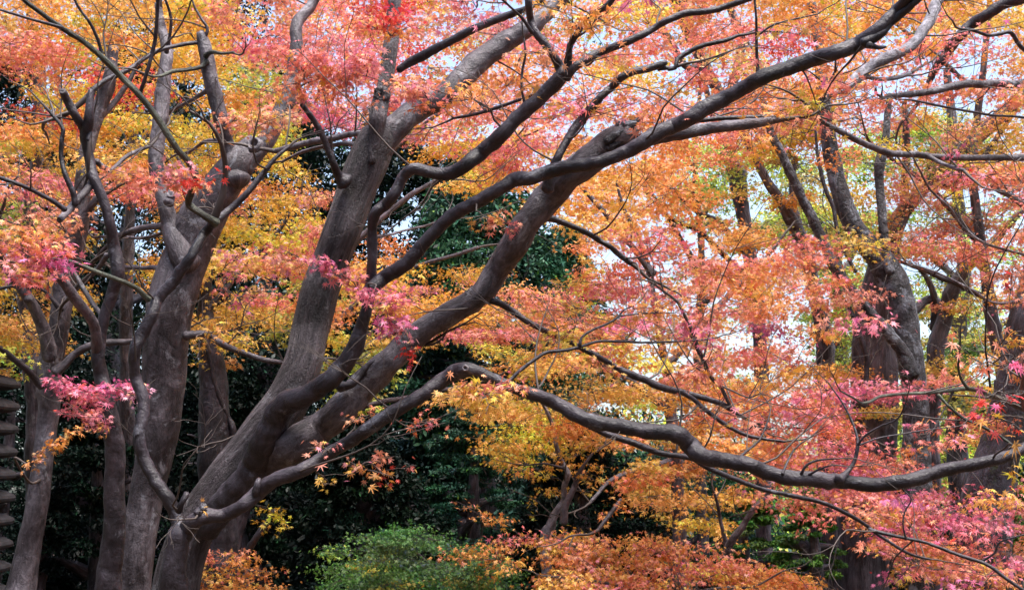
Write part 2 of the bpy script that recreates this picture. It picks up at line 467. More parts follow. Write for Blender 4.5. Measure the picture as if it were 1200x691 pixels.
# ------------------------------------------------------------------ ground
def build_ground():
    n = 121
    g = np.sign(np.linspace(-1, 1, n)) * np.abs(np.linspace(-1, 1, n)) ** 2.2 * 600
    X, Y = np.meshgrid(g, g + 10, indexing='ij')
    Z = 0.06 * np.sin(X * 0.6) * np.cos(Y * 0.5) + 0.04 * np.sin(X * 1.7 + Y * 1.1) - 0.02
    v = np.stack([X, Y, Z], -1).reshape(-1, 3)
    i, j = np.meshgrid(np.arange(n - 1), np.arange(n - 1), indexing='ij')
    a = i * n + j
    q = np.stack([a, a + n, a + n + 1, a + 1], -1).reshape(-1, 4)
    m, t = new_mat("leaf_litter_soil")
    tc = nodes(t, "ShaderNodeTexCoord")
    no = nodes(t, "ShaderNodeTexNoise"); no.inputs['Scale'].default_value = 3; no.inputs['Detail'].default_value = 8
    vo = nodes(t, "ShaderNodeTexVoronoi"); vo.inputs['Scale'].default_value = 16
    ra = nodes(t, "ShaderNodeValToRGB")
    ra.color_ramp.elements[0].position = 0.35; ra.color_ramp.elements[0].color = (0.018, 0.014, 0.01, 1)
    ra.color_ramp.elements[1].position = 0.7; ra.color_ramp.elements[1].color = (0.09, 0.05, 0.025, 1)
    mx = nodes(t, "ShaderNodeMixRGB"); mx.inputs[2].default_value = (0.16, 0.07, 0.03, 1)
    lt = nodes(t, "ShaderNodeMath", operation='LESS_THAN'); lt.inputs[1].default_value = 0.18
    pb = nodes(t, "ShaderNodeBsdfPrincipled"); pb.inputs['Roughness'].default_value = 0.9
    t.links.new(tc.outputs['Object'], no.inputs['Vector']); t.links.new(tc.outputs['Object'], vo.inputs['Vector'])
    t.links.new(no.outputs['Fac'], ra.inputs[0]); t.links.new(vo.outputs['Distance'], lt.inputs[0])
    t.links.new(lt.outputs[0], mx.inputs[0]); t.links.new(ra.outputs[0], mx.inputs[1])
    t.links.new(mx.outputs[0], pb.inputs['Base Color'])
    out = nodes(t, "ShaderNodeOutputMaterial"); t.links.new(pb.outputs[0], out.inputs['Surface'])
    mb = MB(); mb.add(v, q)
    o = mb.build("ground", [m]); o['kind'] = 'structure'
build_ground()

# ------------------------------------------------------------------ the near maples
# A: dark sinuous maple nearest the camera
A = Tree("maple_tree", "dark sinuous maple nearest the camera, its long low limb sweeping out to the right edge", "tree", 200, 5.0)
A.limb([(203, 720, 34), (204, 675, 30), (209, 640, 28), (212, 622, 26)], 5.0, 'trunk', BARK_DARK, ground=True)
A.limb([(212, 632, 20), (207, 608, 17), (197, 583, 16), (182, 560, 15), (168, 535, 15), (162, 510, 15), (168, 482, 14), (166, 460, 13), (158, 440, 13),
        (158, 412, 14), (166, 393, 15), (178, 368, 14), (184, 350, 14), (204, 328, 14), (224, 300, 13), (238, 275, 12), (251, 259, 11)], (5.0, 5.25), 'branch', BARK_DARK, lump=.10, cap='round')
A.limb([(248, 263, 9), (270, 245, 9), (290, 226, 8), (306, 207, 7), (322, 186, 5), (338, 172, 3.5)], (5.25, 5.4), 'branch', BARK_DARK)
A.limb([(253, 261, 9), (238, 252, 9), (222, 240, 9), (226, 222, 9), (231, 208, 9), (222, 190, 8), (206, 172, 8), (186, 142, 8), (163, 111, 8), (142, 90, 8), (119, 67, 7.5), (96, 48, 7), (72, 33, 6.5), (48, 15, 6), (24, -4, 5), (0, -30, 4)], (5.22, 4.7), 'branch', BARK_GREEN)
A.limb([(163, 111, 5), (172, 85, 5), (181, 52, 5), (184, 25, 4.5), (186, -10, 4)], (5.0, 4.9), 'branch', BARK_DARK)
A.limb([(120, 68, 4.5), (115, 48, 4), (105, 27, 4), (92, 9, 3.5), (82, -12, 3)], (4.9, 4.8), 'branch', BARK_DARK)
A.limb([(72, 33, 4), (52, 27, 4), (30, 21, 3), (-8, 9, 3)], (4.8, 4.6), 'branch', BARK_DARK)
A.limb([(209, 598, 8), (214, 588, 7), (219, 577, 7)], 4.97, 'branch', BARK_DARK, cap='broken', lump=.2)
A.limb([(176, 352, 7), (160, 338, 6.5), (138, 328, 6), (112, 318, 5.5), (85, 307, 5), (66, 303, 4), (54, 304, 3.5)], (5.15, 4.9), 'branch', BARK_GREEN)
# right limb
A.limb([(207, 640, 24), (216, 624, 22), (228, 610, 19), (240, 603, 18), (262, 600, 16), (287, 590, 16), (304, 576, 18), (322, 563, 17), (350, 553, 16), (376, 540, 16), (402, 523, 16), (420, 511, 16), (455, 486, 17),
        (490, 466, 17), (517, 447, 17), (536, 435, 18), (549, 432, 18), (568, 439, 15), (597, 453, 13), (625, 464, 15), (655, 475, 16), (685, 490, 18), (725, 499, 18), (760, 506, 18), (790, 510, 20), (806, 521, 20),
        (822, 535, 18), (850, 541, 17), (880, 544, 18), (900, 552, 18), (925, 559, 18), (955, 561, 17), (987, 564, 17), (1025, 569, 18), (1062, 563, 17), (1100, 551, 16), (1150, 542, 15), (1182, 533, 14), (1215, 515, 13), (1260, 500, 11)],
       (5.0, 4.7), 'branch', BARK_DARK, lump=.09, flare=0)
A.limb([(232, 602, 11), (236, 596, 9), (239, 592, 8)], 4.95, 'branch', BARK_DARK, cap='broken', lump=.2, flare=.1)
A.limb([(300, 578, 9), (302, 566, 8), (303, 561, 6)], 4.97, 'branch', BARK_DARK, cap='broken', lump=.2, flare=.1)
A.limb([(683, 492, 8), (700, 503, 8), (740, 518, 8), (775, 532, 7.5), (810, 537, 7), (832, 549, 6.5), (867, 563, 6), (900, 575, 5.5), (930, 581, 5.5), (955, 586, 5), (975, 593, 5), (1007, 610, 4.5), (1032, 628, 4), (1065, 648, 3.2), (1090, 655, 2.4)], (4.9, 5.3), 'branch', BARK_DARK)
A.limb([(1018, 619, 4), (1035, 624, 5), (1060, 630, 4.5), (1087, 636, 4.5), (1125, 650, 5), (1157, 661, 5), (1180, 678, 5), (1205, 695, 4.5)], (5.2, 5.0), 'branch', BARK_DARK)
A.limb([(983, 562, 8), (993, 552, 6), (1001, 540, 5), (1005, 523, 4.5), (1004, 510, 3), (998, 492, 2.6), (986, 470, 2), (975, 455, 1.6)], (4.75, 4.9), 'branch', BARK_DARK, flare=.8)
A.limb([(1005, 522, 3), (1014, 510, 2.6), (1030, 500, 2.3), (1052, 490, 2), (1062, 470, 1.6)], (4.8, 4.7), 'branch', BARK_DARK)
A.limb([(1005, 522, 2.6), (1030, 513, 2.2), (1058, 508, 2), (1090, 503, 1.6), (1120, 500, 1.4)], (4.8, 4.75), 'branch', BARK_DARK)
A.limb([(860, 541, 3.6), (875, 528, 3), (890, 515, 2.6), (898, 498, 2), (902, 485, 1.6)], (4.8, 5.0), 'branch', BARK_DARK)
A.limb([(917, 555, 3.6), (923, 540, 3), (930, 527, 2.4)], (4.75, 4.85), 'branch', BARK_DARK)
A.limb([(938, 557, 3.6), (945, 545, 3), (958, 539, 2.6), (980, 537, 1.8)], (4.75, 4.7), 'branch', BARK_DARK)
A.limb([(945, 558, 3.4), (957, 551, 2.6), (972, 545, 2)], (4.75, 4.7), 'branch', BARK_DARK)
A.limb([(592, 452, 5), (606, 437, 4.6), (622, 425, 4.5), (640, 413, 4.5), (662, 410, 4.2), (680, 406, 4), (700, 400, 3.6), (725, 400, 3.2), (752, 401, 3), (785, 400, 2.6), (820, 398, 2.4), (842, 395, 1.8)], (4.9, 5.2), 'branch', BARK_DARK)
A.limb([(679, 405, 3.4), (681, 396, 3.2), (692, 388, 3), (712, 379, 2.8), (725, 370, 2.4), (731, 363, 2), (742, 359, 1.4)], (5.0, 5.1), 'branch', BARK_DARK)
A.limb([(726, 370, 2.2), (745, 368, 1.8), (776, 366, 1.4)], (5.05, 5.1), 'branch', BARK_DARK)
A.limb([(1062, 632, 2.6), (1058, 615, 2.2), (1060, 600, 2), (1068, 585, 1.8), (1060, 575, 1.4)], (5.1, 5.1), 'branch', BARK_DARK)
A.limb([(1150, 658, 3), (1165, 648, 2.6), (1172, 635, 2.2), (1200, 626, 1.8)], (5.1, 5.0), 'branch', BARK_DARK)

# E: the large leaning maple with the many limbs
E = Tree("maple_tree", "large leaning maple with massive forked limbs and cut stubs in the middle of the view", "tree", 165, 6.0)
E.limb([(190, 760, 62), (204, 690, 56), (222, 630, 54), (250, 582, 53), (284, 535, 52), (314, 494, 52), (338, 458, 48), (353, 420, 43), (362, 385, 42), (372, 346, 43), (386, 308, 42), (402, 268, 42), (417, 228, 44), (432, 190, 46), (446, 160, 42)],
       (6.0, 6.25), 'trunk', BARK_MID, ground=True, lump=.04, flute=.05)
E.limb([(436, 190, 8), (439, 165, 18), (443, 138, 20), (446, 116, 19), (447, 108, 19)], (6.15, 6.15), 'branch', BARK_MID, cap='broken', lump=.05)
E.limb([(445, 135, 8), (447, 115, 15), (452, 90, 18), (457, 60, 18), (461, 30, 17), (464, 0, 15), (470, -40, 13)], (6.2, 6.3), 'branch', BARK_MID, lump=.05)
E.limb([(436, 190, 12), (447, 170, 24), (462, 149, 31), (487, 128, 29), (517, 113, 28), (550, 84, 27), (575, 64, 26), (600, 44, 25), (622, 30, 22), (650, 8, 18), (690, -40, 15)], (6.2, 6.6), 'branch', BARK_GREY, lump=.07)
E.limb([(468, 82, 7), (485, 70, 11), (507, 58, 11), (530, 47, 10), (555, 34, 10), (587, 20, 9), (620, 8, 7)], (6.3, 6.0), 'branch', BARK_DARK)
E.limb([(406, 211, 14), (398, 205, 9), (391, 192, 8), (383, 172, 7.5), (373, 150, 7), (362, 133, 6.5), (354, 122, 6)], (6.1, 5.9), 'branch', BARK_DARK, flare=.7)
E.limb([(432, 157, 8), (412, 158, 8), (390, 162, 8), (368, 166, 8), (345, 171, 7), (322, 178, 6)], (6.3, 6.8), 'branch', BARK_GREY)
E.limb([(425, 175, 7), (405, 115, 3)][:1] + [(410, 165, 6), (394, 160, 5), (380, 120, 4)][1:1] + [(405, 168, 5), (360, 176, 4), (330, 190, 3)], (6.3, 6.9), 'branch', BARK_GREY)
# F: limb rising to the right with the broken end
E.limb([(246, 612, 12, 6.02), (268, 592, 24, 5.98), (296, 568, 33, 5.92), (322, 545, 36, 5.86), (350, 517, 38), (376, 495, 35), (400, 476, 35), (420, 455, 36), (440, 437, 34), (460, 419, 31), (500, 385, 30), (537, 361, 29), (565, 342, 28), (584, 312, 29), (600, 285, 31),
        (613, 264, 31), (628, 248, 33), (645, 231, 36), (664, 212, 36), (684, 196, 36), (704, 178, 37), (724, 162, 33), (741, 152, 26)], (5.85, 5.3), 'branch', BARK_GREY, cap='broken', lump=.07, flute=.03, flare=0)
E.limb([(722, 172, 22), (745, 164, 20), (775, 158, 17), (800, 154, 16), (825, 151, 15), (850, 148, 14), (875, 146, 12), (900, 142, 9), (918, 140, 5)], (5.35, 5.3), 'branch', BARK_GREY, label="pale upper limb with a smooth lower side")
E.limb([(775, 152, 6), (805, 143, 6), (832, 140, 6), (870, 138, 6), (900, 137, 5), (925, 141, 4)], (5.45, 5.5), 'branch', BARK_DARK)
E.limb([(640, 222, 12), (645, 200, 10), (652, 185, 10), (662, 167, 10), (675, 149, 10), (695, 125, 10), (706, 112, 9), (716, 104, 9), (726, 93, 9), (738, 86, 9), (760, 81, 9), (774, 77, 8), (780, 74, 6)], (5.25, 5.3), 'branch', BARK_DARK, cap='broken', lump=.1)
E.limb([(783, 82, 3), (791, 80, 5), (793, 72, 5.5), (798, 66, 6), (820, 54, 5.5), (850, 47, 5), (864, 42, 4), (878, 40, 3)], (5.3, 5.3), 'branch', BARK_DARK)
E.limb([(772, 80, 6), (785, 80, 4), (792, 79, 4)], 5.3, 'branch', BARK_DARK)
E.limb([(630, 256, 10), (645, 256, 8), (668, 264, 7.5), (685, 271, 7), (700, 280, 7), (715, 289, 6.5), (725, 298, 6.5), (740, 309, 6)], (5.5, 5.7), 'branch', BARK_DARK, flare=.6)
E.limb([(552, 356, 12), (568, 352, 9), (584, 355, 8), (600, 364, 7), (620, 378, 7), (650, 393, 7), (675, 405, 7), (700, 418, 7), (718, 428, 7), (737, 438, 9), (755, 445, 9), (775, 453, 8.5), (800, 459, 7.5), (837, 471, 6.5), (855, 479, 6), (868, 487, 4)], (5.5, 5.9), 'branch', BARK_DARK)
E.limb([(796, 458, 6), (812, 467, 6), (825, 478, 5.5), (850, 496, 5.5), (875, 509, 5), (897, 514, 4), (920, 517, 3)], (5.8, 5.9), 'branch', BARK_DARK)
E.limb([(862, 490, 3.5), (846, 455, 5), (838, 447, 5), (832, 440, 5.5), (824, 422, 6), (817, 408, 6)], (5.9, 5.75), 'branch', BARK_DARK)
mbk = MB()
for k in range(26):
    a = R.uniform(0, 6.28); rr = R.uniform(.25, 1.0) * 15
    x, y = 733 + math.cos(a) * rr * .55 + R.uniform(-3, 3), 157 + math.sin(a) * rr
    d0 = 5.32 + R.uniform(-.06, .04)
    L = R.uniform(8, 22); dx, dy = L * .85, -L * .5 + R.uniform(-3, 3)
    p0, p1, p2 = P(x - dx, y - dy, d0), P(x, y, d0), P(x + dx * .8, y + dy * .8, d0 + R.uniform(-.02, .02))
    path = catmull(np.array([p0, p1, p2]), .012)
    tube(mbk, path, np.linspace(R.uniform(3, 6), .8, len(path)) / FPX * 5.3, 7, .12)
mbk.build("broken_end", [BARK_MOSS], E.o, E.base, bark=True)
# H: sinuous limb on the front of the trunk
E.limb([(245, 622, 30, 5.95), (280, 566, 34, 5.85), (306, 522, 34, 5.76), (325, 490, 31, 5.7), (340, 471, 27, 5.62), (356, 466, 24), (372, 458, 24), (386, 448, 23), (400, 432, 22), (412, 416, 20), (420, 402, 19), (424, 385, 16), (427, 368, 14), (431, 348, 14), (434, 325, 13), (436, 305, 12), (436, 285, 12), (437, 265, 12), (441, 249, 13), (452, 240, 13), (461, 230, 13), (468, 217, 13), (475, 205, 14), (485, 198, 14), (500, 200, 14), (516, 203, 14),
        (532, 200, 15), (546, 192, 16), (562, 180, 17), (576, 168, 17), (590, 157, 17), (606, 140, 17), (622, 124, 17), (640, 108, 17), (656, 94, 17), (664, 86, 14)], (5.65, 5.15), 'branch', BARK_DARK, lump=.09, flare=0)
E.limb([(662, 90, 12), (657, 80, 11), (651, 68, 10), (640, 52, 9.5), (628, 37, 9), (622, 20, 9), (620, 5, 9), (618, -20, 8)], (5.15, 5.1), 'branch', BARK_DARK)
E.limb([(662, 88, 9), (667, 70, 7), (668, 55, 7), (675, 42, 7), (684, 26, 7), (690, 18, 5), (700, 13, 7), (712, 6, 8), (722, -8, 8)], (5.15, 5.0), 'branch', BARK_DARK)
E.limb([(663, 90, 11), (672, 80, 10), (684, 71, 9.5), (705, 60, 9), (728, 52, 9), (750, 42, 8.5), (766, 33, 8), (781, 24, 8), (805, 15, 8), (830, 13, 7.5), (850, 8, 7), (875, 0, 7), (900, -10, 6)], (5.15, 5.1), 'branch', BARK_DARK)
E.limb([(624, 38, 5), (612, 22, 3.5), (600, 10, 3), (585, -4, 3)], (5.1, 5.0), 'branch', BARK_DARK)
E.limb([(616, 126, 4), (611, 104, 3), (612, 84, 3), (616, 64, 2.5), (614, 45, 2)], (5.2, 5.2), 'branch', BARK_DARK)
E.limb([(636, 108, 4), (618, 113, 4), (600, 120, 4), (575, 128, 4.5), (550, 135, 4), (530, 139, 3)], (5.25, 5.5), 'branch', BARK_DARK)
# H2
E.limb([(428, 348, 16), (437, 338, 17), (452, 326, 17), (475, 307, 17), (500, 281, 17), (530, 255, 16), (562, 234, 16), (585, 220, 16), (600, 211, 18), (608, 209, 19), (622, 209, 17), (640, 204, 17), (675, 195, 16), (707, 189, 16), (735, 178, 17), (752, 168, 18), (770, 156, 19), (790, 147, 19), (812, 139, 19), (842, 122, 19),
        (870, 104, 19), (895, 89, 19), (930, 77, 19), (955, 69, 18.5), (980, 62, 18), (1003, 54, 18), (1022, 42, 18), (1036, 28, 14), (1050, 12, 12), (1064, -4, 11), (1085, -30, 10)], (5.4, 4.75), 'branch', BARK_DARK, lump=.08, flare=0)
E.limb([(1012, 51, 13), (1032, 40, 11), (1046, 26, 10), (1060, 13, 9.5), (1074, 0, 9), (1100, -24, 8)], (4.82, 4.75), 'branch', BARK_DARK)
E.limb([(1018, 53, 7), (1030, 56, 5), (1038, 55, 3)], 4.8, 'branch', BARK_DARK, cap='broken')
E.limb([(889, 92, 5), (888, 70, 4), (887, 45, 3.5), (886, 20, 3), (884, -10, 2.5)], (4.95, 4.9), 'branch', BARK_DARK)
E.limb([(888, 42, 2.4), (905, 30, 2.4), (925, 24, 2.2), (960, 16, 1.6)], (4.95, 4.9), 'branch', BARK_DARK)
E.limb([(440, 278, 4), (460, 274, 3.2), (475, 270, 3), (500, 264, 3), (520, 257, 2.4)], (5.45, 6.4), 'branch', BARK_GREY)
E.limb([(398, 452, 12), (412, 450, 9), (422, 440, 8), (432, 428, 8), (442, 422, 7)], (5.6, 5.6), 'branch', BARK_DARK)
E.limb([(352, 458, 8), (338, 462, 5), (326, 478, 4.5), (314, 494, 4), (300, 502, 4), (284, 508, 3)], (6.0, 6.3), 'branch', BARK_DARK)

# B: the grey twin-trunked maple behind
B = Tree("maple_tree", "thick pale grey maple with a hollow knot and sawn stubs, left of the leaning maple", "tree", 148, 6.9)
B.limb([(150, 770, 48), (153, 700, 42), (160, 640, 40), (169, 580, 40), (180, 520, 43), (188, 460, 48), (195, 400, 51), (204, 350, 53), (218, 310, 52), (234, 270, 50), (250, 240, 46), (266, 212, 42), (280, 190, 36), (291, 174, 26), (299, 164, 20)],
       (6.9, 7.0), 'trunk', BARK_GREY, cap='hollow', ground=True, lump=.035, flute=.035)
B.limb([(288, 196, 26), (305, 172, 22), (318, 152, 20), (334, 122, 19), (343, 92, 18), (346, 60, 16), (348, 30, 14), (366, 8, 12), (380, -20, 10)], (7.0, 7.3), 'branch', BARK_GREY)
B.limb([(275, 208, 24), (271, 188, 20), (266, 168, 17), (260, 140, 17), (255, 118, 17), (248, 90, 17), (243, 66, 17), (238, 50, 15), (234, 38, 9)], (6.95, 6.9), 'branch', BARK_GREY, cap='broken', flare=.5)
B.limb([(222, 312, 34), (209, 285, 28), (202, 266, 24), (196, 246, 20), (192, 233, 19), (188, 222, 19), (184, 205, 18), (184, 175, 18), (187, 145, 17), (191, 115, 17), (194, 85, 16), (196, 62, 14), (190, 35, 11), (186, 5, 8)], (6.9, 7.3), 'branch', BARK_GREY, lump=.06)
B.limb([(197, 238, 10), (200, 232, 9), (200, 227, 9)], 6.85, 'branch', BARK_GREY, cap='hollow', lump=.12)
B.limb([(238, 50, 5), (243, 34, 4), (236, 22, 3.5), (230, 12, 3)], 6.9, 'branch', BARK_DARK)
B.limb([(235, 50, 4.5), (214, 52, 5), (190, 58, 5), (168, 70, 5.5), (150, 82, 6), (128, 92, 6), (112, 103, 7), (106, 110, 8)], (6.9, 6.5), 'branch', BARK_DARK)
B.limb([(242, 72, 7), (236, 78, 5), (222, 81, 5), (203, 84, 5), (190, 89, 4), (178, 90, 3)], (6.85, 6.6), 'branch', BARK_GREEN)
B.limb([(242, 66, 6), (248, 62, 5), (260, 63, 4), (274, 62, 3)], (6.85, 6.6), 'branch', BARK_GREEN)
B.limb([(196, 62, 5), (199, 42, 4), (200, 20, 4), (192, -5, 3)], (7.1, 7.0), 'branch', BARK_DARK)
B.limb([(245, 104, 6), (228, 115, 5), (208, 126, 4.5), (196, 134, 4)], (6.9, 7.3), 'branch', BARK_GREY)
B.limb([(256, 165, 5), (240, 166, 4), (222, 178, 3.4), (205, 182, 2.6), (190, 194, 2)], (6.9, 7.6), 'branch', BARK_GREY)
B.limb([(219, 393, 9), (235, 391, 8), (247, 394, 8), (262, 404, 7.5), (285, 413, 7), (310, 421, 6.5), (338, 426, 5)], (6.9, 7.1), 'branch', BARK_GREY)
B.limb([(204, 318, 7), (180, 314, 5.5), (155, 313, 5), (132, 314, 4)], (6.9, 7.5), 'branch', BARK_GREY)
B.limb([(205, 262, 8), (180, 264, 7), (155, 270, 7), (136, 280, 7), (118, 297, 6), (104, 314, 5)], (7.0, 7.6), 'branch', BARK_GREY)
B.limb([(200, 268, 5), (185, 275, 4.5), (165, 279, 4), (140, 277, 3.5), (110, 278, 3)], (7.0, 7.8), 'branch', BARK_GREY)

def hollow(tree, px, py, d, rpx, tilt):
    c = P(px, py, d); r = rpx / FPX * d
    nrm = np.array([tilt[0], -1.0, tilt[1]]); nrm /= np.linalg.norm(nrm)
    u = np.cross(nrm, [0, 0, 1.0]); u /= np.linalg.norm(u); w = np.cross(u, nrm)
    th = np.linspace(0, 2 * np.pi, 33)
    mb = MB()
    n, m = 32, 7
    prof = [(1.75, -.75), (1.5, -.15), (1.25, .12), (1.02, .10), (.85, -.15), (.72, -.7), (.03, -1.1)]
    vs, qs = [], []
    wob = 1 + .08 * np.sin(2 * th[:-1] + 1) + .05 * np.sin(5 * th[:-1])
    for f, h in prof:
        vs.append(c + nrm * h * r + (f * r * wob)[:, None] * (np.cos(th[:-1])[:, None] * u * .85 + np.sin(th[:-1])[:, None] * w))
    for k in range(len(prof) - 1):
        a = k * n + np.arange(n); b = k * n + (np.arange(n) + 1) % n
        qs.append(np.stack([a, b, b + n, a + n], 1))
    v = np.vstack(vs)
    mb.add(v, np.vstack(qs), bark=v * 1.0)
    mb.build("knot_hollow", [BARK_GREY], tree.o, tree.base, bark=True)
hollow(B, 297, 168, 6.84, 6.5, (-.35, .35))
hollow(A, 545, 431, 4.82, 2.6, (-.2, .1))

# B2: slim twin with the dark crooked top
B2 = Tree("maple_tree", "slim maple with dark crooked upper stem, between stone pagoda and thick grey trunk", "tree", 132, 6.5)
B2.limb([(126, 760, 34), (128, 690, 31), (134, 620, 27), (135, 560, 24), (131, 510, 22), (126, 470, 19), (119, 440, 17), (115, 420, 16), (117, 395, 15), (122, 370, 14), (131, 345, 15), (138, 318, 16), (133, 290, 14), (128, 262, 13), (119, 232, 13), (109, 209, 13), (105, 190, 12), (101, 165, 12), (103, 140, 11), (105, 118, 9), (106, 106, 7)], (6.5, 6.3), 'trunk', BARK_DARK, ground=True, lump=.06)
B2.limb([(113, 425, 14), (114, 400, 13), (110, 380, 13), (98, 362, 13), (86, 346, 13), (72, 328, 12), (62, 315, 11), (54, 304, 10)], (6.45, 6.0), 'branch', BARK_GREY, cap='broken')
B2.limb([(101, 168, 10), (97, 150, 10), (88, 134, 10), (80, 118, 10), (75, 106, 9)], (6.35, 6.2), 'branch', BARK_GREY, cap='broken')
B2.limb([(106, 112, 8), (107, 140, 6), (104, 165, 6)], (6.4, 6.3), 'branch', BARK_DARK)
B2.limb([(109, 216, 8), (98, 228, 9), (86, 240, 9), (76, 251, 9), (70, 258, 8)], (6.35, 6.1), 'branch', BARK_GREY, cap='broken')
B2.limb([(88, 240, 6), (85, 226, 7), (76, 205, 6.5), (72, 185, 6), (73, 165, 5.5), (74, 150, 5), (62, 135, 4), (50, 122, 3)], (6.2, 6.2), 'branch', BARK_DARK)
B2.limb([(76, 246, 6), (62, 236, 5.5), (45, 227, 5), (25, 217, 5), (0, 208, 4.5), (-20, 200, 4)], (6.1, 5.8), 'branch', BARK_DARK)
B2.limb([(113, 190, 6), (122, 198, 6), (130, 200, 5), (145, 186, 5), (158, 178, 4.5), (178, 170, 4)], (6.4, 6.8), 'branch', BARK_GREY)
B2.limb([(122, 372, 6), (105, 350, 6), (95, 335, 6), (90, 325, 5)], (6.4, 6.6), 'branch', BARK_GREY)
B2.limb([(126, 300, 6), (112, 318, 6), (92, 334, 6), (80, 350, 5)], (6.4, 6.9), 'branch', BARK_GREY)

# C: smooth leaning maple at the left
C = Tree("maple_tree", "smooth grey-brown maple leaning in front of the stone pagoda at the left edge", "tree", 8, 7.6)
C.limb([(16, 720, 42), (24, 680, 37), (34, 635, 30), (44, 590, 26), (51, 540, 24), (57, 495, 24), (60, 455, 26), (60, 425, 28), (66, 396, 26), (72, 360, 24), (80, 325, 24), (88, 290, 24), (93, 255, 23), (97, 215, 19), (102, 175, 18), (110, 145, 17), (120, 118, 16), (128, 92, 14), (132, 68, 12), (134, 55, 10)], (7.6, 7.9), 'trunk', BARK_GREY, ground=True, lump=.04)
C.limb([(58, 420, 18), (54, 398, 16), (46, 375, 14), (37, 355, 13), (28, 342, 12), (16, 328, 10), (5, 312, 8)], (7.6, 7.3), 'branch', BARK_GREY)
C.limb([(33, 352, 8), (33, 340, 8), (35, 328, 7)], 7.4, 'branch', BARK_GREY, cap='broken')
C.limb([(50, 450, 10), (42, 444, 8), (30, 432, 8), (16, 420, 7.5), (5, 410, 7), (-15, 400, 5)], (7.5, 7.2), 'branch', BARK_DARK)
C.limb([(66, 436, 11), (78, 425, 10), (90, 413, 9), (105, 405, 8.5), (125, 401, 8), (150, 400, 7), (168, 398, 5)], (7.6, 7.7), 'branch', BARK_GREY)
C.limb([(95, 262, 11), (103, 248, 9), (112, 235, 8), (122, 228, 6)], (7.7, 7.7), 'branch', BARK_GREY)
C.limb([(108, 150, 8), (122, 133, 7), (138, 115, 6.5), (150, 98, 6), (158, 82, 5)], (7.9, 8.0), 'branch', BARK_GREY)
C.limb([(72, 364, 7), (50, 340, 4), (20, 335, 4), (-5, 338, 4)], (7.6, 7.5), 'branch', BARK_DARK)
C.limb([(80, 310, 4), (60, 290, 4), (45, 277, 4), (30, 270, 3)], (7.7, 7.5), 'branch', BARK_DARK)

# ------------------------------------------------------------------ right hand trees
Rr = Tree("maple_tree", "lichen-spotted dark trunk on the right curving up leftward, two stems rising from it", "tree", 1076, 11.0)
Rr.limb([(1078, 700, 36), (1076, 620, 33), (1075, 540, 31), (1072, 470, 30), (1068, 420, 30), (1061, 380, 33), (1053, 350, 35), (1042, 323, 34), (1028, 300, 29), (1012, 280, 25), (1000, 262, 23), (990, 240, 21), (983, 220, 20), (977, 195, 19), (972, 170, 19), (968, 140, 17), (962, 100, 15), (960, 60, 12), (950, 0, 10), (945, -40, 8)], (11, 11.3), 'trunk', BARK_MOSS, ground=True, lump=.05)
Rr.limb([(1043, 318, 13), (1039, 295, 12), (1035, 268, 11), (1032, 240, 11), (1030, 212, 11), (1031, 192, 12), (1036, 165, 10), (1040, 140, 8), (1042, 110, 6)], (11, 11.2), 'branch', BARK_MOSS)
Rr.limb([(1069, 440, 18), (1058, 416, 15), (1046, 397, 14), (1033, 380, 13), (1018, 364, 12), (1003, 346, 12), (988, 325, 13), (974, 300, 13), (962, 275, 13), (950, 250, 12), (940, 228, 11), (928, 204, 11), (917, 182, 11), (906, 160, 10), (898, 130, 8), (890, 100, 6)], (10.9, 10.8), 'branch', BARK_MOSS)
Rr.limb([(1003, 318, 4), (993, 300, 5), (985, 282, 5), (980, 262, 5), (976, 242, 5), (968, 225, 5), (962, 205, 5), (958, 180, 4), (955, 150, 3)], (11, 11.2), 'branch', BARK_DARK)
Rr.limb([(1012, 475, 6), (1015, 430, 6), (1013, 410, 6), (1004, 380, 6), (996, 362, 5), (985, 345, 4)], (10.9, 10.9), 'branch', BARK_DARK)

T1 = Tree("maple_tree", "broad grey-brown fluted trunk directly behind the lichen-spotted curving trunk", "tree", 1012, 13.5)
T1.limb([(1010, 720, 58), (1012, 640, 56), (1018, 560, 54), (1021, 490, 54), (1022, 430, 52), (1023, 390, 48), (1028, 345, 40), (1036, 305, 30), (1044, 275, 24), (1058, 248, 18), (1072, 232, 16), (1090, 208, 17), (1108, 192, 17), (1140, 165, 17), (1175, 133, 17), (1215, 98, 16)], (13.5, 12.5), 'trunk', BARK_FAR, ground=True, lump=.04, flute=.12)
T1.limb([(1046, 290, 12), (1055, 265, 10), (1060, 235, 9), (1061, 200, 9), (1062, 160, 8), (1060, 120, 6)], (13.4, 13.4), 'branch', BARK_FAR)
T1.limb([(1085, 214, 8), (1102, 217, 7), (1118, 212, 6), (1130, 200, 5)], (13, 13), 'branch', BARK_DARK)

T2 = Tree("maple_tree", "slim brown forked tree against yellow-green foliage, right of the lichen-spotted trunk", "tree", 1092, 14.5)
T2.limb([(1091, 700, 22), (1092, 600, 22), (1094, 480, 20), (1097, 420, 20), (1104, 380, 20), (1112, 350, 19), (1124, 325, 15), (1142, 300, 13), (1162, 285, 11), (1190, 255, 9), (1225, 220, 7)], (14.5, 14), 'trunk', BARK_FAR, ground=True)
T2.limb([(1105, 366, 13), (1096, 352, 10), (1085, 352, 10), (1070, 364, 11), (1060, 374, 9)], (14.4, 14.2), 'branch', BARK_FAR)
T2.limb([(1096, 385, 9), (1095, 365, 9), (1094, 345, 8), (1086, 325, 6), (1075, 312, 5)], (14.4, 14.2), 'branch', BARK_GREY)

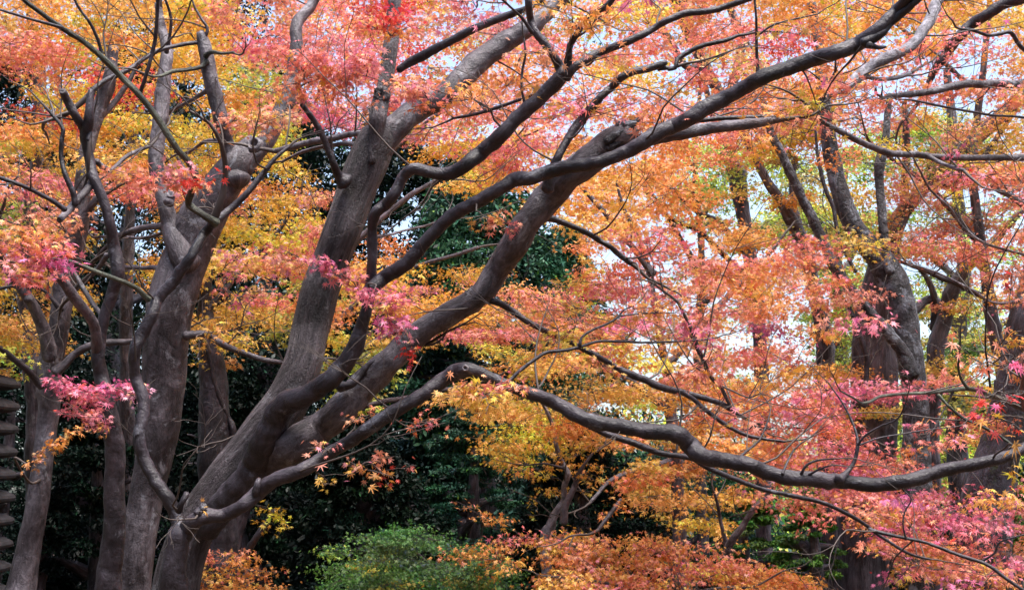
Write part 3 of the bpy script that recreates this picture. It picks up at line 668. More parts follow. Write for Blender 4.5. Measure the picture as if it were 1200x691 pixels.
T4 = Tree("maple_tree", "slender tall dark tree leaning left behind the orange leaves at centre right", "tree", 972, 14.5)
T4.limb([(975, 700, 24), (972, 600, 23), (968, 480, 22), (966, 420, 21), (960, 370, 19), (950, 320, 17), (938, 278, 16), (926, 255, 14), (912, 232, 12), (900, 214, 11), (886, 185, 10), (868, 150, 10), (845, 110, 11), (822, 70, 13), (806, 35, 14), (794, 5, 14), (780, -40, 12)], (14.5, 14), 'trunk', BARK_FAR, ground=True)
T4.limb([(936, 272, 10), (934, 255, 9), (930, 235, 8), (929, 210, 7), (932, 185, 6)], (14.4, 14.5), 'branch', BARK_FAR)
T4.limb([(812, 48, 8), (808, 30, 8), (803, 0, 8), (800, -30, 7)], (14.2, 14.2), 'branch', BARK_FAR)
T4.limb([(826, 78, 9), (805, 78, 8), (785, 48, 10), (770, 24, 11), (756, -5, 11), (745, -40, 10)], (14.3, 14.6), 'branch', BARK_FAR)

T5 = Tree("maple_tree", "straight grey trunk standing behind orange sprays, left of the slender leaning tree", "tree", 892, 16.0)
T5.limb([(898, 700, 19), (896, 600, 18), (893, 480, 17), (890, 390, 17), (882, 320, 17), (872, 260, 17), (864, 215, 20), (856, 180, 19), (850, 145, 16), (858, 100, 12), (868, 50, 10), (852, 0, 9), (846, -40, 8)], (16, 15.5), 'trunk', BARK_FAR, ground=True)
T5.limb([(858, 190, 10), (845, 160, 8), (832, 125, 7), (826, 95, 6)], (15.8, 15.6), 'branch', BARK_FAR)
T5.limb([(878, 300, 8), (862, 285, 7), (845, 262, 7), (820, 250, 6), (795, 230, 5), (775, 215, 4)], (15.8, 15.4), 'branch', BARK_DARK)
T5.limb([(818, 250, 4), (812, 225, 4), (814, 205, 4), (807, 185, 3.5), (804, 165, 3)], (15.5, 15.3), 'branch', BARK_DARK)
T5.limb([(880, 330, 8), (850, 300, 6), (820, 272, 6), (790, 258, 5), (770, 240, 4)], (15.8, 15.2), 'branch', BARK_DARK)

T3 = Tree("maple_tree", "massive blue-grey mossy trunk leaning at the right edge, partly hidden by big red leaves", "tree", 1140, 8.5)
T3.limb([(1142, 720, 72), (1144, 660, 68), (1150, 600, 62), (1162, 550, 54), (1176, 500, 48), (1188, 455, 46), (1196, 415, 42), (1204, 375, 40), (1218, 330, 40), (1235, 270, 38), (1250, 180, 36), (1262, 90, 32), (1270, 0, 28), (1276, -60, 24)], (8.5, 7.4), 'trunk', BARK_BLUE, ground=True, lump=.06)
T3.limb([(1182, 470, 30), (1178, 455, 26), (1176, 447, 20)], 8.1, 'branch', BARK_BLUE, lump=.15)
T3.limb([(1258, 60, 22), (1240, 75, 12), (1200, 97, 10), (1170, 98, 9.5), (1137, 99, 9.5), (1110, 103, 9), (1087, 108, 8), (1060, 112, 7), (1040, 113, 5)], (7.4, 6.6), 'branch', BARK_GREY)
T3.limb([(1252, 176, 16), (1235, 184, 9), (1200, 184, 8), (1160, 185, 7.5), (1120, 185, 7.5), (1088, 184, 7.5), (1060, 181, 7.5), (1037, 177, 8), (1018, 170, 8), (1000, 162, 8), (985, 154, 8), (971, 147, 6)], (7.4, 5.9), 'branch', BARK_GREY)
T3.limb([(1090, 184, 5), (1102, 190, 5), (1120, 197, 5), (1130, 200, 4)], (6.4, 6.2), 'branch', BARK_GREY)
T3.limb([(1242, 262, 14), (1220, 253, 8), (1200, 241, 7), (1180, 228, 6.5), (1163, 218, 6)], (7.5, 6.6), 'branch', BARK_DARK, cap='broken')
T3.limb([(1240, 306, 8), (1200, 298, 3.4), (1157, 286, 3.2), (1132, 270, 3.2), (1112, 243, 3), (1090, 222, 2.8), (1078, 200, 2.4), (1068, 180, 2)], (7.4, 5.6), 'branch', BARK_PALE)
T3.limb([(1225, 345, 10), (1170, 355, 3), (1140, 340, 2.5), (1100, 320, 2.5), (1070, 310, 2)], (7.2, 6.6), 'branch', BARK_PALE)
T3.limb([(1235, 490, 12), (1215, 486, 8), (1199, 478, 7.5), (1180, 470, 6.5), (1162, 463, 6), (1145, 457, 6.5), (1132, 455, 5.5), (1100, 459, 4.5), (1070, 461, 4), (1050, 462, 4), (1032, 464, 4), (1020, 470, 3.6), (1010, 472, 3.2), (1000, 466, 2.8), (985, 458, 2)], (7.0, 4.6), 'branch', BARK_GREEN)
T3.limb([(1100, 462, 3.4), (1112, 475, 3.4), (1128, 488, 3.4), (1150, 499, 3.6), (1175, 513, 3.6), (1195, 528, 3)], (4.9, 4.8), 'branch', BARK_GREEN)
T3.limb([(1134, 455, 4), (1126, 443, 3.2), (1123, 430, 2.8), (1125, 410, 2.2), (1126, 390, 1.6)], (5.1, 5.0), 'branch', BARK_GREEN)
T3.limb([(1228, 520, 16), (1212, 500, 9), (1202, 480, 7), (1199, 460, 6.5), (1199, 440, 5.5), (1202, 410, 4)], (7.0, 4.6), 'branch', BARK_DARK)
T3.limb([(1161, 458, 3), (1158, 430, 2.6), (1155, 405, 2.4), (1156, 370, 2.2), (1158, 345, 2), (1166, 318, 2), (1180, 290, 1.8), (1195, 265, 1.5)], (5.3, 5.0), 'branch', BARK_DARK)
T3.limb([(1256, 140, 12), (1215, 75, 5), (1196, 54, 5), (1185, 38, 5), (1172, 40, 4.5), (1158, 42, 4), (1140, 36, 4), (1125, 34, 3)], (7.4, 6.8), 'branch', BARK_DARK)
T3.limb([(1252, 150, 9), (1200, 138, 3.2), (1160, 135, 3), (1120, 128, 3), (1090, 122, 3), (1065, 117, 2.4)], (7.4, 6.5), 'branch', BARK_DARK)
# pale limb crossing at upper right, from a trunk that rises above the frame
T7 = Tree("maple_tree", "slanting tree at upper right whose pale smooth limb bends below the big curving branch", "tree", 1330, 8.0)
T7.limb([(1345, 500, 50), (1320, 200, 44), (1275, -60, 40), (1240, -150, 36)], (8.0, 7.6), 'trunk', BARK_GREY, ground=True)
T7.limb([(1246, -130, 20), (1190, -96, 17), (1130, -40, 15), (1104, -8, 13), (1094, 14, 13), (1084, 34, 13), (1074, 50, 13), (1060, 60, 13), (1042, 67, 13), (1025, 75, 13), (1012, 84, 13), (1004, 92, 12), (994, 100, 11), (983, 107, 9), (972, 113, 6)], (7.6, 6.2), 'branch', BARK_PALE, label="pale smooth limb")
T7.limb([(1222, -10, 16), (1180, 2, 14), (1158, 18, 13), (1140, 30, 13), (1124, 44, 13), (1110, 60, 12), (1100, 75, 11), (1092, 88, 9), (1085, 105, 6)], (7.8, 8.2), 'branch', BARK_DARK)
T7.limb([(1010, 84, 6), (1020, 91, 5), (1035, 93, 5), (1052, 91, 5), (1066, 86, 5)], (6.4, 6.6), 'branch', BARK_PALE)

# ------------------------------------------------------------------ small trees of the understorey
YT = Tree("young_maple", "small twin-stemmed maple with sparse yellow leaves before dark evergreens", "tree", 655, 8.6)
YT.limb([(640, 640, 12), (644, 615, 11), (652, 600, 9), (661, 585, 7), (661, 570, 7), (665, 555, 6.5), (660, 545, 6), (654, 530, 5.5), (650, 505, 5), (640, 480, 4), (630, 465, 3)], (8.6, 8.6), 'trunk', BARK_PALE, ground=True)
YT.limb([(662, 612, 8), (662, 595, 8), (668, 580, 7), (674, 568, 7), (677, 558, 6), (684, 545, 4), (695, 530, 3)], (8.5, 8.5), 'branch', BARK_GREY)
YT.limb([(660, 548, 4), (640, 543, 2.5), (615, 545, 2)], 8.5, 'branch', BARK_DARK)
for px, py, rx, ry in [(640, 484, 36, 7), (618, 500, 28, 6), (662, 503, 34, 8), (605, 470, 30, 8), (612, 548, 22, 6), (632, 556, 24, 7), (648, 575, 28, 7), (625, 590, 13, 8), (622, 603, 9, 6), (690, 545, 32, 8), (700, 560, 26, 7), (672, 525, 30, 8), (690, 578, 14, 6), (655, 540, 24, 6), (590, 534, 10, 3), (565, 505, 8, 2)]:
    YT.pad(px, py, rx, ry, 8.6 + R.uniform(-.25, .25), 'y', lai=.6, leaf=.046, kind='mid', depth=.7)

SY = Tree("young_maple", "bare Y-forked sapling beside the orange dome-shaped maple", "tree", 853, 9.2)
SY.limb([(850, 690, 13), (851, 660, 12), (853, 645, 11), (858, 633, 9), (867, 621, 8), (874, 610, 7), (881, 600, 7), (889, 590, 6.5), (898, 578, 6), (915, 560, 4)], 9.2, 'trunk', BARK_GREY, ground=True)
SY.limb([(852, 645, 8), (850, 634, 6), (847, 620, 5), (844, 607, 4.5), (842, 595, 4), (838, 580, 3)], 9.2, 'branch', BARK_GREY)
for px, py, rx, ry in [(838, 585, 30, 10), (870, 575, 30, 8)]: SY.pad(px, py, rx, ry, 9.5, 'o', lai=.5, kind='mid')

OD = Tree("dome_maple", "low dome-shaped orange maple filling the bottom centre of the view", "tree", 770, 7.2)
OD.limb([(770, 760, 20), (772, 720, 15), (765, 700, 9), (740, 690, 5), (690, 680, 4), (640, 675, 3)], (7.2, 7.1), 'trunk', BARK_DARK, ground=True)
OD.limb([(772, 715, 9), (800, 698, 6), (840, 690, 4), (880, 688, 3)], (7.2, 7.1), 'branch', BARK_DARK)
OD.limb([(700, 622, 4), (712, 605, 5), (722, 592, 5), (728, 585, 4)][::-1], (7.5, 7.3), 'branch', BARK_DARK)
top = [(545, 606), (575, 612), (600, 618), (640, 622), (680, 626), (705, 633), (725, 640), (745, 636), (770, 631), (800, 637), (830, 646), (860, 651), (890, 660), (920, 672), (950, 684), (975, 698)]
tx, ty = [p[0] for p in top], [p[1] for p in top]
for i in range(150):
    x = R.uniform(560, 975); y0 = float(np.interp(x, tx, ty)); k = R.random() ** 1.3
    y = y0 + 4 + k * (740 - y0)
    if x < 650 and y > 648 and R.random() < .75: continue
    if math.sin(x * .055) + math.sin(y * .19 + x * .02) > 1.15: continue
    OD.pad(x, y + R.uniform(-7, 5), R.uniform(22, 54), R.uniform(2, 5), 6.7 + 0.9 * (1 - k) + R.uniform(-.1, .1), R.choice('aaasasow'), lai=.8, leaf=.036, kind='mid', depth=.8, droop=.8, tilt=(0.1 if x < 700 else -0.28) + R.uniform(-.3, .3))
for px, py, rx, ry in [(560, 605, 22, 5), (545, 592, 12, 5), (588, 606, 20, 4), (720, 600, 20, 5), (700, 605, 16, 4)]:
    OD.pad(px, py, rx, ry, 7.6, 'a', leaf=.038, lai=.5, kind='mid')

PD = Tree("dwarf_maple", "low pink and gold maple tucked behind the base of the leaning maple", "tree", 262, 8.0)
PD.limb([(270, 740, 12), (272, 700, 10), (279, 672, 9), (288, 652, 9), (300, 630, 8), (312, 612, 7), (322, 598, 5)], 7.9, 'trunk', BARK_DARK, ground=True)
for px, py, rx, ry, c in [(240, 650, 26, 5, 's'), (265, 648, 28, 5, 's'), (225, 665, 18, 6, 's'), (285, 660, 32, 6, 'o'), (250, 670, 34, 7, 'o'), (300, 675, 30, 7, 'w'), (270, 688, 44, 7, 'o'), (235, 690, 30, 6, 'w'), (310, 690, 28, 6, 'o')]:
    PD.pad(px, py, rx, ry, 7.7 + R.uniform(-.2, .2), c, leaf=.036, kind='mid', lai=.8)
for px, py, rx, ry in [(318, 592, 20, 5), (325, 606, 20, 6), (312, 616, 16, 5), (335, 616, 12, 4)]:
    PD.pad(px, py, rx, ry, 7.8, 'y', leaf=.045, kind='mid', lai=.6)

GM = Tree("green_maple", "low spreading maple still in green leaf at the bottom of the view", "tree", 500, 8.8)
GM.limb([(505, 730, 10), (507, 700, 8), (508, 680, 6), (500, 660, 4), (480, 640, 3)], 8.8, 'trunk', BARK_DARK, ground=True)
GM.limb([(507, 690, 5), (530, 665, 4), (555, 645, 3)], 8.8, 'branch', BARK_DARK)
for px, py, rx, tl in [(478, 619, 34, .1), (440, 628, 40, .05), (505, 630, 46, -.12), (395, 640, 26, .1), (455, 645, 52, .12), (540, 645, 44, -.2), (500, 655, 56, -.1), (575, 655, 30, -.25), (425, 662, 50, .15), (470, 672, 60, .1), (545, 668, 50, -.2), (595, 668, 24, -.25), (515, 682, 64, -.1), (440, 688, 60, .12), (395, 682, 34, .15), (570, 690, 50, -.2), (490, 700, 70, 0)]:
    for q in range(3):
        x, y = px + R.uniform(-.5, .5) * rx, py + R.uniform(-5, 7)
        GM.pad(x, y, rx * R.uniform(.55, 1.05), R.uniform(1.5, 3), 8.2 + R.uniform(-.5, .5), R.choice('bbbbbl'), leaf=.03, kind='mid', lai=1.0, tilt=tl + R.uniform(-.1, .1), depth=.7, droop=.6)

# trees behind that carry the gold layers
def back_tree(label, px, d, pts, limbs, mat=BARK_FAR, name="maple_tree"):
    t = Tree(name, label, "tree", px, d, twig_r=.009)
    t.limb(pts, d, 'trunk', mat, ground=True)
    for l in limbs: t.limb(l, (d, d + R.uniform(-.6, .6)), 'branch', mat)
    return t
L1 = back_tree("shadowed dark trunk with gold foliage between the thick grey trunk and the leaning maple", 258, 10.0,
    [(258, 700, 42), (256, 600, 40), (253, 510, 38), (248, 450, 34), (243, 400, 26), (240, 360, 18), (243, 320, 13), (250, 260, 10), (262, 200, 8)],
    [[(276, 540, 10), (275, 505, 8), (268, 490, 7), (258, 470, 6), (250, 440, 6), (244, 410, 6)], [(240, 370, 8), (280, 320, 6), (320, 280, 5), (345, 240, 4)], [(250, 270, 6), (225, 215, 5), (200, 170, 4)], [(276, 512, 6), (300, 505, 5), (318, 480, 4)]], BARK_DARK)
L2 = back_tree("half-hidden gold-leaved tree beyond the left edge trunks", 40, 11.5,
    [(40, 700, 24), (42, 560, 22), (38, 440, 20), (30, 340, 16), (36, 240, 14), (46, 140, 12), (38, 40, 10), (30, -20, 8)],
    [[(36, 260, 8), (10, 200, 6), (-20, 150, 5)], [(40, 200, 8), (70, 120, 6), (60, 60, 5)], [(44, 160, 8), (49, 75, 10), (46, 40, 9)]])
L3 = back_tree("gold-leaved tree whose slim trunk hides behind the leaning maple", 255, 10.5,
    [(258, 720, 24), (285, 590, 22), (330, 480, 20), (355, 400, 17), (374, 330, 15), (402, 250, 12), (430, 180, 9), (450, 110, 7)],
    [[(330, 480, 9), (440, 400, 7), (540, 360, 5)], [(350, 420, 8), (450, 330, 6), (560, 290, 4)], [(376, 325, 8), (480, 230, 6), (600, 170, 4)], [(415, 215, 6), (520, 130, 5), (600, 90, 4)], [(320, 500, 8), (450, 470, 6), (560, 450, 4)]])
L4 = back_tree("gold and orange tree rising behind the salmon layers, right of centre", 790, 10.5,
    [(800, 720, 18), (796, 620, 16), (790, 520, 14), (782, 440, 11), (770, 370, 8), (756, 300, 6), (730, 240, 4), (715, 180, 3)],
    [[(786, 480, 10), (700, 420, 7), (640, 400, 5)], [(780, 430, 9), (850, 350, 7), (900, 300, 5)], [(765, 320, 8), (700, 240, 6), (660, 200, 4)], [(788, 540, 9), (720, 560, 6), (690, 590, 4)], [(788, 520, 9), (860, 540, 6), (920, 500, 4)]])
L5 = back_tree("loose gold-leaved tree behind the right hand branches", 1180, 12.5,
    [(1190, 720, 22), (1186, 600, 20), (1180, 480, 18), (1165, 380, 15), (1150, 290, 12), (1140, 200, 10), (1150, 100, 8), (1160, 0, 6)],
    [[(1150, 290, 8), (1090, 220, 6), (1020, 170, 4)], [(1142, 200, 7), (1190, 130, 5), (1230, 80, 4)], [(1148, 110, 6), (1090, 60, 5), (1040, 20, 4)], [(1160, 350, 8), (1090, 320, 5), (1040, 300, 4)]])
L6 = back_tree("scarlet-crowned tree glimpsed far behind the grey limbs at upper left", 150, 13.0,
    [(150, 720, 20), (152, 560, 19), (148, 400, 16), (150, 280, 13), (155, 200, 11), (160, 130, 9)],
    [[(152, 200, 7), (120, 140, 5)], [(155, 180, 6), (200, 110, 5)]])
G1 = back_tree("tall yellow-green tree in the light beyond the right hand trunks", 1120, 18.0,
    [(1126, 700, 26), (1124, 560, 24), (1120, 440, 20), (1128, 320, 16), (1120, 200, 12), (1110, 80, 9)],
    [[(1120, 440, 10), (1160, 390, 7), (1200, 370, 5)], [(1124, 330, 9), (1070, 280, 6)], [(1122, 420, 9), (1090, 380, 6)]], name="ginkgo_tree")
G2 = back_tree("airy yellow-green tree against the white sky at centre right", 820, 19.0,
    [(826, 700, 14), (822, 560, 13), (818, 420, 11), (822, 300, 8), (815, 200, 6), (820, 100, 4)],
    [[(820, 320, 8), (780, 250, 5), (750, 210, 4)], [(818, 260, 7), (860, 200, 5), (890, 160, 4)], [(820, 360, 8), (880, 310, 5)]], name="ginkgo_tree")
G3 = back_tree("yellow-green tree glimpsed between the slender leaning tree and the broad fluted trunk", 985, 19.0,
    [(984, 700, 20), (983, 560, 18), (985, 420, 15), (980, 320, 12), (990, 200, 9)],
    [[(984, 430, 7), (950, 390, 5)], [(982, 330, 7), (1020, 260, 5)], [(984, 300, 7), (945, 230, 5)]], name="ginkgo_tree")

# ------------------------------------------------------------------ the foliage layers
GRID = """
aooooosssssrsssp.so.ssaooasooo
ssooooaspppps.ssssssssraasasso
dooroeyysssp.aassss.ssas.assss
aroooyyysppysssspsasssssssolso
ooooyyyyogggoospoaoal.oo.ooy.o
spossssaosddgyooaooal.oloos.ss
lsoddoooooegggggooa..olloossss
psodooosspooggggg.s.sassloosos
ooodyodsslooooosssppsaaasldl.s
oodddyoolayooosssosssssalldll.
oddgddodddylddyooooosssslldlba
dddddddddelggyoooooaosssppylly
ddddddddddegedyyoaayassssldgsr
ddddddddddggddyyddaaaasspssddg
ddddddddddddddddddaaoogsspppgs
dddddddddddddddddddooogggsspps
dddddddddddddddddddddddddgssss
dddddddddddddddddddddddddddssg
""".split()
assert all(len(r) == 30 for r in GRID), [len(r) for r in GRID]
NEAR = [(A, 700, 520), (A, 900, 560), (A, 1050, 560), (E, 560, 200), (E, 700, 120), (E, 850, 120), (E, 980, 60), (E, 660, 280), (E, 800, 450), (B, 300, 120), (B, 240, 60), (B2, 60, 200), (C, 20, 330), (E, 460, 60), (T3, 1150, 120), (T3, 1100, 200), (T3, 1150, 330), (T3, 1100, 460), (A, 130, 40), (T7, 1050, 60)]
BACK = [(L1, 260, 300), (L1, 330, 260), (L2, 30, 200), (L2, 60, 60), (L3, 500, 300), (L3, 560, 180), (L4, 780, 420), (L4, 760, 250), (L4, 860, 330), (L5, 1150, 200), (L5, 1080, 100), (L6, 160, 110), (L4, 760, 560), (L1, 200, 200), (Rr, 990, 200), (T4, 880, 150)]
MID = [(T4, 860, 80), (T4, 760, 60), (T5, 850, 250), (T5, 780, 300), (T2, 1160, 260), (T2, 1100, 330), (Rr, 980, 120), (Rr, 1030, 200), (T1, 1060, 150), (T1, 1150, 120), (L4, 660, 250), (L3, 560, 100)]
FAR = [(G1, 1120, 380), (G2, 810, 230), (G3, 985, 320)]
def own(lst, x, y): return min(lst, key=lambda t: (t[1] - x) ** 2 + 1.6 * (t[2] - y) ** 2)[0]
def cell(c, r): return GRID[min(max(r, 0), 17)][min(max(c, 0), 29)]
def lay(lst, x, y, rx, ry, d, code, **kw):
    """a flat spray that keeps clear of the openings on either side of it"""
    for sgn in (-1, 1):
        cc = cell(int((x + sgn * rx * .75) // 40), int(y // 40))
        if cc in 'dge' and 0 < x < 1200:
            x -= sgn * rx * .3; rx *= .7
    if cell(int(x // 40), int((y + 14) // 40)) in 'dge': y -= 8
    own(lst, x, y).pad(x, y, rx, ry, d, code, **kw)
for r in range(-3, 18):
    for c in range(-3, 33):
        code = cell(c, r)
        inside = 0 <= c < 30 and 0 <= r < 18
        right = c >= 20 and r < 11
        back_only = (22 <= c <= 28 and 3 <= r <= 6) or (25 <= c <= 28 and 7 <= r <= 11)
        def spot(): return (c + R.uniform(0, 1)) * 40, (r + R.uniform(0, 1)) * 40
        airy = (12 <= c <= 20 and r <= 3) or (c >= 23 and r <= 2)
        def size(): return R.uniform(26, 62), R.uniform(4, 11)
        if code in 'dge':
            continue
        if code == '.':
            for _ in range(2):
                x, y = spot(); own(MID, x, y).pad(x, y, R.uniform(22, 40), R.uniform(3, 7), R.uniform(13.5, 16.5), R.choice('soawl'), lai=.5, leaf=.046)
            if R.random() < .6:
                x, y = spot(); own(NEAR, x, y).pad(x, y, R.uniform(26, 44), R.uniform(3, 7), R.uniform(6.8, 8.8), R.choice('soa'), lai=.45)
        elif code in 'spar':
            for k in range(1 if airy else R.choice((1, 2, 2)) if right and r >= 6 else R.choice((1, 1, 2)) if right else R.choice((1, 2)) if inside else 1):
                x, y = spot()
                dn = R.uniform(6.5, 9.2) if code != 'r' else R.uniform(10, 12)
                if back_only and R.random() < .88: dn = R.uniform(11.8, 14)
                if x < 420 and y < 200: dn = R.uniform(7.4, 9.5)
                lay(NEAR if code != 'r' else BACK, x, y, *size(), dn, code, lai=.95)
            if R.random() < (.4 if airy else .5 if right else .8):
                x, y = spot(); lay(BACK, x, y, *size(), R.uniform(12, 14) if back_only else R.uniform(10, 13), R.choice('yloos') if back_only else {'s': R.choice('ssao'), 'p': R.choice('psa'), 'a': R.choice('ao'), 'r': 'r'}[code], lai=.9, leaf=.044)
        elif code in 'oy':
            if c < 11: code = R.choice('oooyy') if code == 'o' else R.choice('yyyol')
            elif back_only: code = R.choice('oyyl')
            for k in range(2 if c < 12 else 1 if back_only else R.choice((1, 2))):
                x, y = spot()
                lay(BACK, x, y, *size(), R.uniform(9.2, 12.8) if not 22 <= c <= 27 else R.uniform(11.8, 14.5), code, lai=.95, leaf=.044)
            if R.random() < (.4 if c < 21 else .15):
                x, y = spot(); lay(NEAR, x, y, *size(), R.uniform(7.4, 9.2), code, lai=.85)
        if code in 'sparoy.' and c >= 11 and r < 10 and R.random() < (.3 if back_only or airy else .6):      # the next trees behind, small in the picture
            x, y = spot(); own(MID, x, y).pad(x, y, R.uniform(24, 44), R.uniform(4, 9), R.uniform(13.2, 16), R.choice('lyolw' if back_only else 'spsoawo'), lai=.7, leaf=.046)
        if code in 'sparoyl.' and c >= 13 and r < 12 and R.random() < (.35 if airy else .55):
            x, y = spot(); own(FAR, x, y).pad(x, y, R.uniform(22, 40), R.uniform(4, 9), R.uniform(17, 21), R.choice('lly'), lai=.6, leaf=.055)
        if code in 'lb':
            for k in range(5):
                x, y = spot(); own(FAR if c > 12 else BACK, x, y).pad(x, y, R.uniform(24, 42), R.uniform(5, 10), R.uniform(16.5, 20) if c > 12 else R.uniform(11, 13), code, lai=.8, leaf=.055)

# sprays in front of the limbs
A.spray([(25, 268, 40, 7, 's'), (50, 285, 38, 8, 's'), (15, 295, 36, 9, 's'), (45, 308, 40, 8, 'p'), (10, 322, 34, 8, 's'), (40, 332, 26, 7, 's'), (72, 280, 22, 5, 's')], 4.75, label="salmon pink leaf spray")
C.spray([(85, 450, 34, 5, 'm'), (125, 456, 36, 6, 'p'), (160, 464, 24, 5, 'p'), (90, 464, 26, 5, 'p'), (112, 470, 22, 4, 'p'), (70, 446, 18, 3, 'm'), (140, 452, 26, 4, 'm')], 5.9, lai=1.7, leaf=.036, label="magenta pink leaf spray")
C.spray([(100, 487, 26, 4, 'p'), (122, 494, 14, 5, 'p'), (82, 482, 14, 4, 'm'), (110, 482, 20, 4, 'p')], 5.9, lai=1.7, leaf=.036, label="small magenta leaf spray")
C.spray([(86, 506, 18, 5, 'a'), (66, 518, 16, 5, 'a'), (48, 533, 14, 5, 'w'), (34, 548, 9, 5, 'a'), (118, 502, 12, 3, 'a')], 6.2, label="drooping orange leaf spray")
A.spray([(150, 203, 36, 6, 's'), (190, 200, 36, 6, 'p'), (215, 212, 30, 6, 's'), (160, 215, 32, 6, 's'), (240, 212, 26, 5, 'r')], 5.0, label="pink leaf spray")
B.spray([(275, 140, 26, 5, 's'), (305, 142, 34, 6, 's'), (335, 136, 28, 6, 's'), (315, 152, 26, 5, 's')], 6.3, label="salmon leaf spray")
E.spray([(345, 62, 46, 8, 's'), (385, 70, 46, 9, 'p'), (420, 82, 48, 9, 'p'), (365, 88, 44, 9, 's'), (455, 92, 42, 9, 's'), (490, 102, 30, 8, 'p'), (400, 100, 44, 8, 's'), (430, 62, 34, 8, 's'), (330, 100, 36, 8, 's'), (500, 120, 20, 5, 's')], 5.5, depth=.9, label="broad salmon pink leaf layer")
E.spray([(455, 18, 32, 6, 'r'), (480, 30, 26, 7, 's'), (430, 28, 28, 6, 's'), (462, 38, 16, 4, 'a')], 5.7, label="scarlet leaf spray")
E.spray([(438, 342, 30, 7, 'p'), (462, 350, 30, 7, 'p'), (448, 365, 30, 7, 's'), (470, 376, 24, 7, 'p'), (455, 385, 22, 7, 'm'), (478, 392, 18, 6, 'p'), (483, 408, 14, 5, 'r'), (480, 420, 10, 4, 'r')], 4.9, label="pink leaf spray hanging over the limb")
E.spray([(372, 308, 26, 7, 'p'), (395, 318, 24, 7, 's'), (345, 302, 30, 7, 's'), (410, 330, 22, 6, 's')], 5.4, label="pink leaf spray over the trunk")
B.spray([(262, 305, 26, 7, 's'), (285, 298, 28, 6, 'p'), (275, 325, 26, 7, 's'), (300, 335, 24, 6, 's'), (285, 352, 16, 6, 'p'), (290, 368, 10, 5, 'p'), (260, 345, 16, 6, 's')], 6.0, lai=.7, label="pale pink leaf spray")
B.spray([(250, 378, 26, 5, 'o'), (268, 390, 30, 5, 'o'), (290, 402, 16, 4, 'o'), (236, 402, 12, 5, 'o'), (232, 416, 10, 6, 'y'), (236, 430, 9, 5, 'y')], 6.5, lai=.7, label="gold leaf spray")
E.spray([(570, 258, 16, 4, 'a'), (585, 264, 20, 5, 's'), (602, 270, 12, 3, 'p')], 5.1, label="salmon leaf tuft")
A.spray([(530, 464, 26, 6, 'o'), (556, 470, 26, 8, 'o'), (575, 462, 24, 6, 'o'), (600, 450, 30, 5, 's'), (560, 452, 24, 4, 's'), (575, 478, 10, 8, 'o')], 4.7, label="gold leaf spray under the limb")
A.spray([(420, 487, 22, 4, 's'), (445, 480, 22, 4, 's'), (492, 488, 22, 5, 's'), (505, 494, 12, 4, 's'), (488, 502, 9, 5, 'a')], 5.1, lai=.7, label="salmon leaf spray")
A.spray([(425, 536, 26, 5, 's'), (450, 533, 22, 5, 's'), (440, 548, 24, 5, 'a'), (452, 560, 14, 6, 'r'), (480, 548, 10, 6, 's'), (415, 545, 12, 5, 'o'), (455, 570, 6, 3, 'a')], 5.1, lai=.7, label="salmon leaf spray hanging by the dark limb")
A.spray([(378, 520, 20, 4, 's'), (390, 524, 12, 3, 's')], 4.85, lai=.7)
A.spray([(382, 560, 14, 4, 'o'), (385, 568, 9, 3, 'o')], 5.1, lai=.6)
A.spray([(240, 597, 9, 2.5, 'a')], 4.9, lai=.6)
T3.spray([(1120, 176, 16, 5, 'm'), (1140, 205, 28, 6, 'p'), (1165, 208, 28, 7, 's'), (1128, 213, 20, 5, 'r'), (1180, 222, 24, 6, 's'), (1195, 240, 20, 6, 's')], 6.3, lai=.7, label="magenta leaf spray")
T3.spray([(1185, 330, 20, 12, 'r'), (1165, 395, 26, 9, 's'), (1190, 385, 20, 12, 'a'), (1175, 420, 24, 10, 's'), (1140, 425, 24, 9, 'a'), (1195, 415, 16, 10, 's'), (1120, 405, 18, 6, 's'), (1180, 435, 16, 6, 'p')], 4.2, lai=.3, leaf=.058, label="sparse large salmon leaves")
T3.spray([(1165, 465, 24, 8, 'r'), (1185, 478, 22, 9, 'r'), (1150, 482, 22, 7, 'r'), (1175, 498, 22, 7, 'a'), (1195, 500, 14, 8, 'r')], 4.4, lai=.35, leaf=.056, label="sparse scarlet leaves")
A.spray([(1185, 545, 10, 9, 'o'), (1188, 560, 8, 6, 'o'), (1190, 520, 10, 6, 'a')], 4.5, lai=.35, leaf=.07)
A.spray([(1100, 585, 50, 9, 'p'), (1060, 590, 50, 9, 's'), (1130, 600, 44, 9, 'm'), (1030, 600, 44, 8, 's'), (1090, 610, 50, 8, 'p'), (1160, 610, 34, 8, 'p'), (1000, 590, 36, 7, 's')], 6.0, lai=.8, label="deep pink leaf layer under the long limb")
A.spray([(1040, 645, 26, 8, 's'), (1065, 660, 26, 9, 's'), (1095, 668, 26, 9, 'a'), (1055, 680, 24, 9, 'a'), (1120, 640, 30, 7, 's'), (1150, 640, 26, 7, 's')], 6.0, lai=.6)

